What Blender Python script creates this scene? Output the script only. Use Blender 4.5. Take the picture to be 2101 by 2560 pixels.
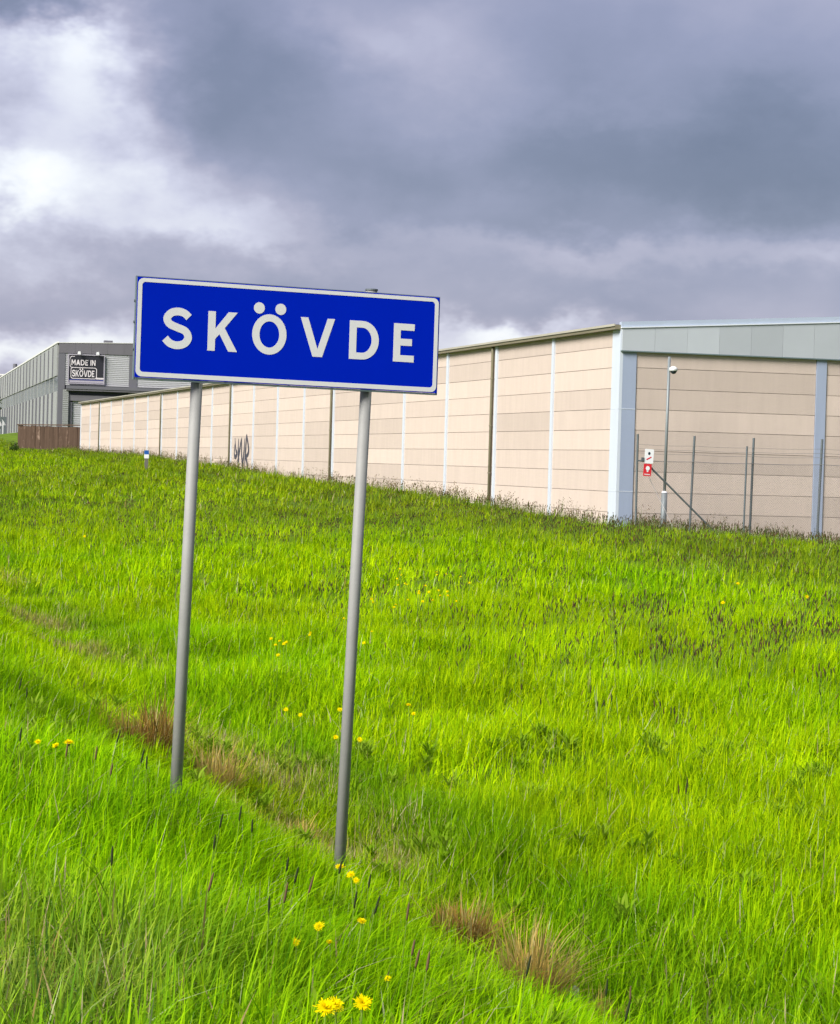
import bpy, math, random
import numpy as np
from mathutils import Vector, Matrix

random.seed(7)
rng = np.random.default_rng(11)
scene = bpy.context.scene
COL = scene.collection
for o in list(bpy.data.objects):
    bpy.data.objects.remove(o)

# ------------------------------------------------------------------ camera
F_PX, CX, CY = 5800.0, 1050.5, 1280.0          # focal length and centre, in pixels of the 2101 x 2560 photograph
EYE = 1.6
PITCH, ROLL = math.atan(123 / F_PX), math.radians(1.6)
_fw = Vector((0, math.cos(PITCH), -math.sin(PITCH)))
_r0 = Vector((1, 0, 0))
_u0 = Vector((0, math.sin(PITCH), math.cos(PITCH)))
_rt = _r0 * math.cos(ROLL) + _u0 * math.sin(ROLL)
_up = _u0 * math.cos(ROLL) - _r0 * math.sin(ROLL)
CAM = Vector((0, 0, EYE))
cam_data = bpy.data.cameras.new('camera')
cam = bpy.data.objects.new('camera', cam_data)
COL.objects.link(cam)
cam_data.sensor_fit = 'VERTICAL'
cam_data.sensor_height = 36
cam_data.lens = F_PX / 2560 * 36
cam_data.clip_start, cam_data.clip_end = 0.1, 20000
cam.matrix_world = Matrix(((_rt.x, _up.x, -_fw.x, 0), (_rt.y, _up.y, -_fw.y, 0), (_rt.z, _up.z, -_fw.z, EYE), (0, 0, 0, 1)))
scene.camera = cam


def ray(px, py):
    return _fw + _rt * ((px - CX) / F_PX) - _up * ((py - CY) / F_PX)


def at(px, py, d):
    return CAM + ray(px, py) * d


# ------------------------------------------------------------------ light and exposure
EXPOSURE = 2.35
SUN_EL, SUN_AZ = math.radians(38), (-0.69, -0.724)     # the sun is behind the camera, to the left
sun_dir = Vector((SUN_AZ[0] * math.cos(SUN_EL), SUN_AZ[1] * math.cos(SUN_EL), math.sin(SUN_EL))).normalized()
sd = bpy.data.lights.new('sun', 'SUN')
sd.energy, sd.angle, sd.color = 1.5, math.radians(28), (1.0, 0.955, 0.89)
sun = bpy.data.objects.new('sun', sd)
COL.objects.link(sun)
sun.rotation_euler = sun_dir.to_track_quat('Z', 'Y').to_euler()

vs = scene.view_settings
vs.view_transform, vs.look, vs.exposure, vs.gamma = 'Standard', 'None', EXPOSURE, 1.0
vs.use_curve_mapping = False
scene.cycles.max_bounces = 4
scene.cycles.diffuse_bounces = 3
scene.cycles.glossy_bounces = 2
scene.cycles.transmission_bounces = 3
scene.cycles.use_adaptive_sampling = True
scene.cycles.adaptive_threshold = 0.03


class NT:
    """tiny node helper"""
    def __init__(self, tree):
        self.t = tree

    def n(self, kind, **kw):
        nd = self.t.nodes.new(kind)
        for k, v in kw.items():
            setattr(nd, k, v)
        return nd

    def link(self, a, b):
        self.t.links.new(a, b)

    def put(self, sock, v):
        if isinstance(v, bpy.types.NodeSocket):
            self.link(v, sock)
        else:
            sock.default_value = v

    def m(self, op, a, b=0.0, c=0.0, clamp=False):
        nd = self.n('ShaderNodeMath', operation=op, use_clamp=clamp)
        for i, v in enumerate((a, b, c)):
            self.put(nd.inputs[i], v)
        return nd.outputs[0]

    def mix(self, f, a, b, blend='MIX'):
        nd = self.n('ShaderNodeMix', data_type='RGBA', blend_type=blend)
        self.put(nd.inputs[0], f)
        self.put(nd.inputs[6], a)
        self.put(nd.inputs[7], b)
        return nd.outputs[2]

    def noise(self, vec, scale, detail=4.0, rough=0.55, dist=0.0):
        nd = self.n('ShaderNodeTexNoise')
        if vec is not None:
            self.link(vec, nd.inputs['Vector'])
        nd.inputs['Scale'].default_value = scale
        nd.inputs['Detail'].default_value = detail
        nd.inputs['Roughness'].default_value = rough
        nd.inputs['Distortion'].default_value = dist
        return nd.outputs['Fac']

    def ramp(self, f, stops, interp='LINEAR'):
        nd = self.n('ShaderNodeValToRGB')
        nd.color_ramp.interpolation = interp
        el = nd.color_ramp.elements
        while len(el) < len(stops):
            el.new(0.5)
        for e, (p, c) in zip(el, stops):
            e.position = p
            e.color = (*c, 1)
        self.put(nd.inputs[0], f)
        return nd.outputs[0]


# ------------------------------------------------------------------ sky: broken overcast
world = bpy.data.worlds.new('World')
scene.world = world
world.use_nodes = True
world.node_tree.nodes.clear()
w = NT(world.node_tree)
wout = w.n('ShaderNodeOutputWorld')
bg = w.n('ShaderNodeBackground')
w.link(bg.outputs[0], wout.inputs[0])
sky = w.n('ShaderNodeTexSky', sky_type='NISHITA')
sky.sun_disc = False
sky.sun_elevation = SUN_EL
sky.sun_rotation = math.atan2(sun_dir.x, sun_dir.y)
sky.air_density, sky.dust_density = 1.0, 2.0
tc = w.n('ShaderNodeTexCoord')
sep = w.n('ShaderNodeSeparateXYZ')
w.link(tc.outputs['Generated'], sep.inputs[0])
dx, dy, dz = sep.outputs
az = w.m('ARCTAN2', dx, dy)
el = w.m('ARCSINE', dz)
# clouds lie in layers: stretch the noise sideways (azimuth slow, elevation fast)
stretch = w.n('ShaderNodeCombineXYZ')
w.put(stretch.inputs[0], w.m('MULTIPLY', az, 1.0))
w.put(stretch.inputs[1], w.m('MULTIPLY', el, 1.55))
sv = stretch.outputs[0]
n_big = w.noise(sv, 7.0, 7, 0.50, 0.2)
n_med = None
wv = w.n('ShaderNodeVectorMath', operation='ADD')
w.link(sv, wv.inputs[0])
wv.inputs[1].default_value = (3.7, 1.9, 5.1)
n_wx = w.noise(wv.outputs[0], 11.0, 5, 0.6)
wv2 = w.n('ShaderNodeVectorMath', operation='ADD')
w.link(sv, wv2.inputs[0])
wv2.inputs[1].default_value = (-2.3, 7.9, 1.1)
n_wy = w.noise(wv2.outputs[0], 14.0, 5, 0.6)
# directions written in thousandths of the focal length, right and up of the view axis; warped so that edges billow
X = w.m('ADD', w.m('MULTIPLY', az, 5.8), w.m('MULTIPLY', w.m('SUBTRACT', n_wx, 0.5), 0.75))
Y = w.m('ADD', w.m('MULTIPLY', el, 5.8), w.m('MULTIPLY', w.m('SUBTRACT', n_wy, 0.5), 0.42))


def cloud(px, py, rx, ry, amp):
    x0 = (px - CX) / 1000
    y0 = (1157 + 0.028 * (px - CX) - py) / 1000
    a = w.m('DIVIDE', w.m('SUBTRACT', X, x0), rx / 1000)
    b = w.m('DIVIDE', w.m('SUBTRACT', Y, y0), ry / 1000)
    q = w.m('ADD', w.m('MULTIPLY', a, a), w.m('MULTIPLY', b, b))
    return w.m('MULTIPLY', w.m('POWER', 2.718, w.m('MULTIPLY', q, -1.0)), amp)


val = w.m('ADD', 0.310, w.m('MULTIPLY', w.m('SUBTRACT', n_big, 0.5), 0.72))
for c in ((40, 280, 260, 270, 0.33), (130, 110, 140, 110, 0.26), (10, 480, 150, 75, 0.30), (320, 510, 330, 120, 0.28), (250, 330, 200, 150, 0.16), (560, 590, 330, 45, 0.12),
          (1290, 790, 210, 42, 0.42), (1130, 850, 260, 50, 0.30), (1950, 610, 300, 50, 0.16), (1450, 640, 500, 35, 0.08),
          (60, 840, 480, 60, 0.40), (950, 100, 260, 90, 0.12),
          (60, 10, 190, 60, -0.42), (1800, 430, 560, 120, -0.30), (560, 190, 260, 200, -0.22), (1050, 430, 480, 120, -0.15),
          (1400, 570, 500, 45, -0.10), (250, 735, 420, 50, -0.07), (1650, 230, 600, 160, -0.06), (1700, 740, 500, 60, -0.05)):
    val = w.m('ADD', val, cloud(*c))
val = w.m('MULTIPLY_ADD', w.m('SUBTRACT', val, 0.40), 1.22, 0.40)
val = w.m('MULTIPLY_ADD', val, 0.80, 0.20)
cloud_col = w.ramp(val, [(0.0, (0.120, 0.138, 0.225)), (0.20, (0.170, 0.188, 0.292)), (0.376, (0.268, 0.278, 0.412)), (0.52, (0.392, 0.384, 0.518)),
                         (0.68, (0.590, 0.590, 0.730)), (0.84, (0.85, 0.87, 0.93)), (1.0, (1.0, 1.0, 1.0))])
scl = w.n('ShaderNodeVectorMath', operation='SCALE')
w.link(cloud_col, scl.inputs[0])
scl.inputs['Scale'].default_value = 1.0 / (2 ** EXPOSURE) * 10.0
skymix = w.mix(0.95, sky.outputs[0], scl.outputs[0])
w.link(skymix, bg.inputs[0])
bg.inputs[1].default_value = 0.1
world.cycles.sampling_method = 'MANUAL'
world.cycles.sample_map_resolution = 512


# ------------------------------------------------------------------ materials
def mat(name, col, rough=0.7, metal=0.0, var=0.0, scale=3.0, bump=0.0, bscale=40.0, spec=0.4, rnd=0.0, streak=0.0, dirt=None):
    m_ = bpy.data.materials.new(name)
    m_.use_nodes = True
    t = NT(m_.node_tree)
    b = m_.node_tree.nodes['Principled BSDF']
    b.inputs['Roughness'].default_value = rough
    b.inputs['Metallic'].default_value = metal
    b.inputs['Specular IOR Level'].default_value = spec
    tcn0 = t.n('ShaderNodeTexCoord')
    oi0 = t.n('ShaderNodeObjectInfo')
    sh = t.n('ShaderNodeVectorMath', operation='MULTIPLY_ADD')     # copies that share a mesh get their own piece of the pattern
    t.link(oi0.outputs['Random'], sh.inputs[0])
    sh.inputs[1].default_value = (37.0, 53.0, 71.0)
    t.link(tcn0.outputs['Object'], sh.inputs[2])
    tcn = sh
    out = None
    c = (*col, 1)
    if var:
        f = t.noise(tcn.outputs[0], scale, 6, 0.6)
        k = t.m('MULTIPLY_ADD', t.m('SUBTRACT', f, 0.5), 2 * var, 1.0)
        out = k
    if rnd:
        oi = t.n('ShaderNodeObjectInfo')
        k = t.m('MULTIPLY_ADD', t.m('SUBTRACT', oi.outputs['Random'], 0.5), 2 * rnd, 1.0)
        out = k if out is None else t.m('MULTIPLY', out, k)
    if streak:
        mp = t.n('ShaderNodeMapping')
        t.link(tcn.outputs[0], mp.inputs[0])
        mp.inputs['Scale'].default_value = (1, 1, 0.06)
        f = t.noise(mp.outputs[0], 4.0, 6, 0.65)
        k = t.m('MULTIPLY_ADD', t.m('SUBTRACT', f, 0.5), 2 * streak, 1.0)
        out = k if out is None else t.m('MULTIPLY', out, k)
    cc = c
    if dirt:
        f = t.noise(tcn.outputs[0], dirt[1], 6, 0.65, 0.4)
        f = t.m('MULTIPLY', t.m('SUBTRACT', f, dirt[2]), 4.0, clamp=True)
        cc = t.mix(f, c, (*dirt[0], 1))
    if out is not None:
        g = t.n('ShaderNodeCombineColor')
        for i in range(3):
            t.link(out, g.inputs[i])
        cc = t.mix(1.0, cc, g.outputs[0], 'MULTIPLY')
    t.put(b.inputs['Base Color'], cc)
    if bump:
        bn = t.n('ShaderNodeBump')
        bn.inputs['Strength'].default_value = bump
        bn.inputs['Distance'].default_value = 0.02
        t.link(t.noise(tcn.outputs[0], bscale, 5, 0.6), bn.inputs['Height'])
        t.link(bn.outputs[0], b.inputs['Normal'])
    return m_


M = dict(
    panel=mat('beige_concrete', (0.495, 0.415, 0.362), 0.85, var=0.06, scale=1.1, bump=0.25, bscale=30, spec=0.25, rnd=0.10, streak=0.10),
    backing=mat('joint_grey', (0.40, 0.335, 0.29), 0.9),
    white_steel=mat('white_steel', (0.50, 0.55, 0.62), 0.45, var=0.05, scale=2, streak=0.06, spec=0.4),
    white_steel_shade=mat('shaded_white_steel', (0.29, 0.34, 0.45), 0.5, var=0.05, scale=0.8, streak=0.09),  # white steel on the end wall, its bluish shade painted into the colour
    fascia=mat('fascia_sheet', (0.375, 0.405, 0.435), 0.42, 0.0, var=0.08, scale=0.7, rnd=0.10),
    trim=mat('roof_trim', (0.62, 0.66, 0.72), 0.4, var=0.05),
    cap=mat('roof_cap', (0.36, 0.42, 0.52), 0.45, var=0.08, scale=1.5),
    gutter=mat('weathered_gutter', (0.17, 0.15, 0.10), 0.6, var=0.25, scale=1.0, rnd=0.1),
    gutter_lip=mat('gutter_lip', (0.66, 0.66, 0.62), 0.4, var=0.15, scale=2.0),
    gutter_top=mat('gutter_top', (0.36, 0.34, 0.28), 0.5, var=0.3, scale=0.4),
    pipe=mat('weathered_downpipe', (0.17, 0.155, 0.10), 0.6, var=0.2, scale=2.0),
    roof=mat('roof_felt', (0.16, 0.17, 0.18), 0.9, var=0.2),
    paint_black=mat('spray_paint', (0.045, 0.045, 0.065), 0.7),
    sign_blue=mat('sign_blue', (0.000, 0.013, 0.40), 0.6, var=0.06, scale=3, streak=0.05, spec=0.02),
    sign_white=mat('sign_white', (0.60, 0.60, 0.61), 0.55, var=0.05, scale=5),
    sign_edge=mat('sign_edge', (0.12, 0.16, 0.17), 0.55, var=0.1),
    galv=mat('galvanised_steel', (0.245, 0.245, 0.237), 0.62, 0.0, var=0.16, scale=9, streak=0.14, bump=0.05, bscale=60),
    galv_dark=mat('dull_galvanised', (0.11, 0.13, 0.14), 0.6, 0.3, var=0.15, scale=9),
    wire=mat('fence_wire', (0.22, 0.21, 0.21), 0.6, 0.2),
    mast=mat('mast_grey', (0.19, 0.215, 0.225), 0.5, 0.2, var=0.08),
    plastic_white=mat('white_plastic', (0.72, 0.73, 0.75), 0.4),
    plastic_dark=mat('dark_glass', (0.02, 0.035, 0.045), 0.1),
    red=mat('sign_red', (0.55, 0.02, 0.03), 0.45),
    post_blue=mat('post_blue', (0.01, 0.09, 0.36), 0.5),
    post_brown=mat('post_dark', (0.13, 0.125, 0.11), 0.7, var=0.15),
    g_fascia=mat('grey_fascia', (0.135, 0.13, 0.145), 0.6, var=0.1, scale=1.2, rnd=0.06),
    g_col=mat('grey_column', (0.125, 0.125, 0.145), 0.6, var=0.06),
    g_sheet=mat('pale_grey_sheet', (0.42, 0.425, 0.44), 0.5, 0.1, var=0.05, rnd=0.05),
    g_side=mat('greenish_grey_sheet', (0.27, 0.28, 0.275), 0.55, var=0.06, rnd=0.08, streak=0.06),
    g_dark=mat('dark_recess', (0.055, 0.06, 0.07), 0.7),
    g_glass=mat('window_glass', (0.10, 0.12, 0.14), 0.15, var=0.2, scale=0.4, rnd=0.3),
    rust=mat('rusty_brown_wall', (0.072, 0.047, 0.034), 0.9, var=0.3, scale=0.9, streak=0.7, rnd=0.15, bump=0.3, bscale=8, dirt=((0.26, 0.19, 0.15), 0.8, 0.56), spec=0.1),
    board=mat('billboard_black', (0.022, 0.022, 0.03), 0.5, var=0.1),
    board_navy=mat('billboard_navy', (0.012, 0.02, 0.04), 0.5),
    board_frame=mat('billboard_frame', (0.36, 0.34, 0.40), 0.5),
    board_white=mat('billboard_lettering', (0.62, 0.58, 0.60), 0.5),
    board_blue=mat('billboard_blue_print', (0.05, 0.06, 0.22), 0.5),
    asphalt=mat('asphalt', (0.05, 0.05, 0.052), 0.9, var=0.2, scale=2, bump=0.4, bscale=120),
    road_paint=mat('road_paint', (0.7, 0.7, 0.68), 0.7, var=0.1),
    litter=mat('pale_scrap', (0.55, 0.60, 0.62), 0.5),
    bark=mat('bark', (0.10, 0.08, 0.06), 0.9, var=0.2),
    sepal=mat('dandelion_green', (0.09, 0.11, 0.03), 0.7),
    stem=mat('pale_stem', (0.15, 0.24, 0.03), 0.9, spec=0.05),
    head_dark=mat('foxtail_dark', (0.030, 0.040, 0.018), 0.95, var=0.3, scale=60, spec=0.03),
    head_brown=mat('foxtail_brown', (0.12, 0.08, 0.045), 0.95, var=0.3, scale=60, spec=0.03),
)


def leaf_mat(name, col=None, rnd_amt=0.5, tint=False):
    """leafy diffuse plus translucent; per-blade shift read from the mesh, patch colour from the scattered points"""
    m_ = bpy.data.materials.new(name)
    m_.use_nodes = True
    t = NT(m_.node_tree)
    m_.node_tree.nodes.clear()
    out = t.n('ShaderNodeOutputMaterial')
    base = (*col, 1)
    bl = t.n('ShaderNodeAttribute', attribute_type='GEOMETRY', attribute_name='blade')   # x: random, y: kind
    s = t.n('ShaderNodeSeparateXYZ')
    t.link(bl.outputs['Vector'], s.inputs[0])
    r, kind = s.outputs[0], s.outputs[1]
    k = t.m('MULTIPLY_ADD', r, rnd_amt * 2, 1.0 - rnd_amt)
    g = t.n('ShaderNodeCombineColor')
    t.link(t.m('MULTIPLY_ADD', r, rnd_amt * 2.6, 1.0 - rnd_amt * 1.3), g.inputs[0])   # brighter blades are yellower
    t.link(k, g.inputs[1])
    t.link(k, g.inputs[2])
    c = t.mix(1.0, base, g.outputs[0], 'MULTIPLY')
    straw = t.mix(r, (0.32, 0.23, 0.06, 1), (0.52, 0.43, 0.18, 1))
    c = t.mix(t.m('SUBTRACT', 1.0, t.m('ABSOLUTE', t.m('SUBTRACT', kind, 2.0)), clamp=True), c, straw)
    headc = t.mix(r, (0.035, 0.040, 0.022, 1), (0.10, 0.055, 0.030, 1))
    c = t.mix(t.m('SUBTRACT', 1.0, t.m('ABSOLUTE', t.m('SUBTRACT', kind, 1.0)), clamp=True), c, headc)
    if tint:
        c = t.n('ShaderNodeAttribute', attribute_type='GEOMETRY', attribute_name='tint').outputs['Color']
    d = t.n('ShaderNodeBsdfDiffuse')
    tr = t.n('ShaderNodeBsdfTranslucent')
    t.link(c, d.inputs[0])
    t.link(c, tr.inputs[0])
    mx = t.n('ShaderNodeMixShader')
    mx.inputs[0].default_value = 0.42
    t.link(d.outputs[0], mx.inputs[1])
    t.link(tr.outputs[0], mx.inputs[2])
    t.link(mx.outputs[0], out.inputs[0])
    return m_


M['grass'] = leaf_mat('grass_blades', (0.1, 0.2, 0.01), tint=True)
M['dry'] = leaf_mat('dry_blades', (0.44, 0.325, 0.085), rnd_amt=0.4)
M['dry_red'] = leaf_mat('dry_red_blades', (0.29, 0.185, 0.045), rnd_amt=0.5)
M['petal'] = leaf_mat('dandelion_yellow', (0.95, 0.78, 0.003), rnd_amt=0.03)
M['leaf'] = leaf_mat('dark_leaves', (0.055, 0.10, 0.02), rnd_amt=0.45)
M['leaf_green'] = leaf_mat('dandelion_leaves', (0.08, 0.19, 0.02), rnd_amt=0.3)


# ------------------------------------------------------------------ mesh helpers
class MB:
    def __init__(self):
        self.v, self.f, self.a = [], [], []

    def quad(self, *p):
        i = len(self.v)
        self.v += [tuple(q) for q in p]
        self.f.append(tuple(range(i, i + len(p))))

    def box(self, x0, x1, y0, y1, z0, z1):
        i = len(self.v)
        self.v += [(x0, y0, z0), (x1, y0, z0), (x1, y1, z0), (x0, y1, z0), (x0, y0, z1), (x1, y0, z1), (x1, y1, z1), (x0, y1, z1)]
        self.f += [tuple(i + k for k in q) for q in ((0, 3, 2, 1), (4, 5, 6, 7), (0, 1, 5, 4), (1, 2, 6, 5), (2, 3, 7, 6), (3, 0, 4, 7))]
        return self

    def prism(self, pts, y0, y1):
        """solid from an outline in x,z, between y0 (front) and y1"""
        i, n = len(self.v), len(pts)
        self.v += [(p[0], y0, p[1]) for p in pts] + [(p[0], y1, p[1]) for p in pts]
        self.f.append(tuple(i + k for k in range(n)))
        self.f.append(tuple(i + n + k for k in reversed(range(n))))
        for k in range(n):
            j = (k + 1) % n
            self.f.append((i + j, i + k, i + n + k, i + n + j))
        return self

    def strip(self, a, b, y0, y1, closed=True):
        """solid band between two outlines with the same number of points"""
        i, n = len(self.v), len(a)
        for y in (y0, y1):
            self.v += [(p[0], y, p[1]) for p in a] + [(p[0], y, p[1]) for p in b]
        for k in range(n if closed else n - 1):
            j = (k + 1) % n
            self.f.append((i + k, i + j, i + n + j, i + n + k))
            self.f.append((i + 2 * n + j, i + 2 * n + k, i + 3 * n + k, i + 3 * n + j))
            self.f.append((i + j, i + k, i + 2 * n + k, i + 2 * n + j))
            self.f.append((i + n + k, i + n + j, i + 3 * n + j, i + 3 * n + k))
        return self

    def tube(self, pts, r, n=10, caps=True):
        pts = [Vector(p) for p in pts]
        rs = r if isinstance(r, (list, tuple)) else [r] * len(pts)
        i0 = len(self.v)
        ref = None
        for k, p in enumerate(pts):
            t = (pts[min(k + 1, len(pts) - 1)] - pts[max(k - 1, 0)]).normalized()
            if ref is None:
                ref = t.orthogonal().normalized()
            a = (ref - t * ref.dot(t)).normalized()
            ref = a
            b = t.cross(a)
            for q in range(n):
                th = 2 * math.pi * q / n
                self.v.append(tuple(p + (a * math.cos(th) + b * math.sin(th)) * rs[k]))
        for k in range(len(pts) - 1):
            for q in range(n):
                j = (q + 1) % n
                self.f.append((i0 + k * n + q, i0 + k * n + j, i0 + (k + 1) * n + j, i0 + (k + 1) * n + q))
        if caps:
            self.f.append(tuple(i0 + q for q in reversed(range(n))))
            self.f.append(tuple(i0 + (len(pts) - 1) * n + q for q in range(n)))
        return self

    def mesh(self, name, material, smooth=False):
        me = bpy.data.meshes.new(name)
        me.from_pydata(self.v, [], self.f)
        me.materials.append(M[material] if isinstance(material, str) else material)
        if smooth:
            me.polygons.foreach_set('use_smooth', [True] * len(me.polygons))
        if self.a:
            at_ = me.attributes.new('blade', 'FLOAT_VECTOR', 'POINT')
            at_.data.foreach_set('vector', np.array(self.a, dtype=np.float32).ravel())
        me.update()
        return me


def link(name, me, parent=None, loc=None, rot=None):
    o = bpy.data.objects.new(name, me)
    COL.objects.link(o)
    o.parent = parent
    if loc is not None:
        o.location = loc
    if rot is not None:
        o.rotation_euler = rot
    return o


def build(name, mb, material, parent=None, loc=None, rot=None, smooth=False):
    return link(name, mb.mesh(name, material, smooth), parent, loc, rot)


def tag(o, label, cat, group=None, kind=None):
    if label:
        o['label'] = label
    if cat:
        o['category'] = cat
    if group:
        o['group'] = group
    if kind:
        o['kind'] = kind
    return o


def empty(name, loc=(0, 0, 0), rz=0.0):
    o = bpy.data.objects.new(name, None)
    COL.objects.link(o)
    o.location = loc
    o.rotation_euler = (0, 0, rz)
    o.empty_display_size = 0.2
    return o


def copy_tree(o, parent=None):
    c = o.copy()
    COL.objects.link(c)
    c.parent = parent
    for ch in list(o.children):
        copy_tree(ch, c)
    return c


# ------------------------------------------------------------------ terrain
# s runs along the ditch and the long wall (away from the camera), v across it (away from the road)
PHI = math.atan(1592 / F_PX)
US, UV_ = (-math.sin(PHI), math.cos(PHI)), (math.cos(PHI), math.sin(PHI))
CORNER = at(1544, 1171, 66.9)
CS = CORNER.x * US[0] + CORNER.y * US[1]
CV = CORNER.x * UV_[0] + CORNER.y * UV_[1]


def to_sv(x, y):
    return x * US[0] + y * US[1], x * UV_[0] + y * UV_[1]


def from_sv(s, v):
    return s * US[0] + v * UV_[0], s * US[1] + v * UV_[1]


_zs = np.array([-4000, -300, 0, 40, 63, 69, 75, 81, 87, 99, 111, 123, 153, 180, 200, 217, 240, 4000.0])
_zz = np.array([-6.0, -0.6, -0.35, -0.22, -0.16, -0.04, 0.22, 0.33, 0.42, 0.52, 0.76, 1.02, 1.45, 1.52, 2.0, 3.2, 3.5, 3.6])
_zz_s = np.linspace(-300, 400, 1401)
_zz_f = np.interp(_zz_s, _zs, _zz)
_k = np.hanning(17)
_zz_f[8:-8] = np.convolve(_zz_f, _k / _k.sum(), 'valid')


def sstep(t):
    t = np.clip(t, 0, 1)
    return t * t * (3 - 2 * t)


_pv = np.linspace(-2, 5, 141)
_pz = np.interp(_pv, [-2, 0.8, 1.3, 1.9, 2.4, 2.8, 3.2, 3.55, 5], [0, -0.02, -0.11, -0.31, -0.48, -0.66, -0.85, -0.97, -0.97])
_k = np.hanning(11)
_pz[5:-5] = np.convolve(_pz, _k / _k.sum(), 'valid')


def ground_z(x, y):
    x, y = np.asarray(x, float), np.asarray(y, float)
    s, v = to_sv(x, y)
    zb = np.where((s > -299) & (s < 399), np.interp(s, _zz_s, _zz_f), np.interp(s, _zs, _zz))
    zr = 0.009 * np.clip(s - 25, 0, 250)
    zd = zr - 0.97
    z = zr + np.interp(v, _pv, _pz)
    p = np.clip((v - 3.75) / (CV - 4.0), 0, 1)
    zf = zd + (zb - zd) * (0.62 * p + 0.38 * sstep(p))
    z = np.where(v > 3.75, zf, z)
    z = z - 0.072 * np.clip(v - CV + 1.0, 0, 8) * (s < 140)
    near = np.clip((v - 0.2) / 1.0, 0, 1) * (np.abs(x) < 300) * (np.abs(y) < 400)
    z = z + near * (0.05 * np.sin(s * 1.15 + 1.2 * np.sin(v * 0.9)) + 0.03 * np.sin(v * 2.1 + s * 0.37) + 0.02 * np.sin(s * 2.9 - v * 1.3))
    return z


def gz(x, y):
    return float(ground_z(x, y))


def hit(px, py, h=0.0, d0=4.0, d1=230.0):
    """first point along a pixel's ray that is h above the ground"""
    r = ray(px, py)
    ds = np.geomspace(d0, d1, 3000)
    zz = CAM.z + r.z * ds - ground_z(r.x * ds, r.y * ds) - h
    i = np.argmax(zz < 0)
    if zz[i] >= 0:
        i = len(ds) - 1
    d = ds[i]
    return CAM + r * d, d


# value noise for patches
_lat = rng.random((257, 257))


def vnoise(x, y, octaves=4, seed=0):
    x = np.asarray(x, float) + 31.7 * seed + 1000
    y = np.asarray(y, float) + 17.3 * seed + 1000
    tot, amp, nrm = 0, 1.0, 0
    for _ in range(octaves):
        xi, yi = np.floor(x).astype(int), np.floor(y).astype(int)
        fx, fy = sstep(x - xi), sstep(y - yi)
        a, b = _lat[xi % 256, yi % 256], _lat[(xi + 1) % 256, yi % 256]
        c, d = _lat[xi % 256, (yi + 1) % 256], _lat[(xi + 1) % 256, (yi + 1) % 256]
        tot = tot + amp * (a * (1 - fx) * (1 - fy) + b * fx * (1 - fy) + c * (1 - fx) * fy + d * fx * fy)
        nrm += amp
        amp *= 0.5
        x, y = x * 2.03, y * 2.03
    return tot / nrm


def axis(vals):
    return np.unique(np.concatenate(vals))


sa = axis([np.array([-4000, -1500, -500, -200, -80, -30]), np.arange(-12, 60, 0.45), np.arange(60, 240, 2.0), np.array([260, 320, 420, 600, 1000, 1800, 4000])])
va = axis([np.array([-4000, -1500, -600, -200, -80, -40, -20, -10.0]), np.arange(-8, 10, 0.3), np.arange(10, 34, 0.8), np.array([38, 50, 80, 150, 300, 700, 1800, 4000])])
S_, V_ = np.meshgrid(sa, va, indexing='ij')
gx, gy = from_sv(S_, V_)
gzv = ground_z(gx, gy)
nv = len(va)
verts = np.stack([gx.ravel(), gy.ravel(), gzv.ravel()], 1)
ii, jj = np.meshgrid(np.arange(len(sa) - 1), np.arange(nv - 1), indexing='ij')
q = (ii * nv + jj).ravel()
faces = np.stack([q, q + 1, q + nv + 1, q + nv], 1)[:, ::-1]
me = bpy.data.meshes.new('ground')
me.from_pydata(verts.tolist(), [], faces.tolist())
me.polygons.foreach_set('use_smooth', [True] * len(me.polygons))
gm = bpy.data.materials.new('meadow_soil')
gm.use_nodes = True
t = NT(gm.node_tree)
tcn = t.n('ShaderNodeTexCoord')
b = gm.node_tree.nodes['Principled BSDF']
b.inputs['Roughness'].default_value = 0.95
b.inputs['Specular IOR Level'].default_value = 0.1
t.link(t.ramp(t.noise(tcn.outputs['Object'], 1.3, 8, 0.65), [(0.3, (0.06, 0.085, 0.010)), (0.55, (0.10, 0.17, 0.010)), (0.8, (0.15, 0.16, 0.03))]), b.inputs['Base Color'])
me.materials.append(gm)
ground = link('ground', me)
tag(ground, None, None, kind='structure')

# the road the camera stands beside
mb = MB()
ss = np.concatenate([np.arange(-60, 60, 4.0), np.arange(60, 400, 10.0)])
for a, c in zip(ss[:-1], ss[1:]):
    pts = []
    for s, v in ((a, -9.5), (c, -9.5), (c, -1.6), (a, -1.6)):
        x, y = from_sv(s, v)
        pts.append((x, y, 0.009 * min(max(s - 25, 0), 250) + 0.012))
    mb.quad(*pts[::-1])
tag(build('road', mb, 'asphalt'), None, None, kind='structure')
mb = MB()
for a, c in zip(ss[:-1], ss[1:]):
    pts = []
    for s, v in ((a, -2.05), (c, -2.05), (c, -1.93), (a, -1.93)):
        x, y = from_sv(s, v)
        pts.append((x, y, 0.009 * min(max(s - 25, 0), 250) + 0.018))
    mb.quad(*pts[::-1])
tag(build('road_edge_line', mb, 'road_paint'), None, None, kind='structure')


# ------------------------------------------------------------------ lettering (outlines in metres for a 0.2 m capital)
def arc(cx, cy, rx, ry, a0, a1, n):
    return [(cx + rx * math.cos(a0 + (a1 - a0) * k / n), cy + ry * math.sin(a0 + (a1 - a0) * k / n)) for k in range(n + 1)]


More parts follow.
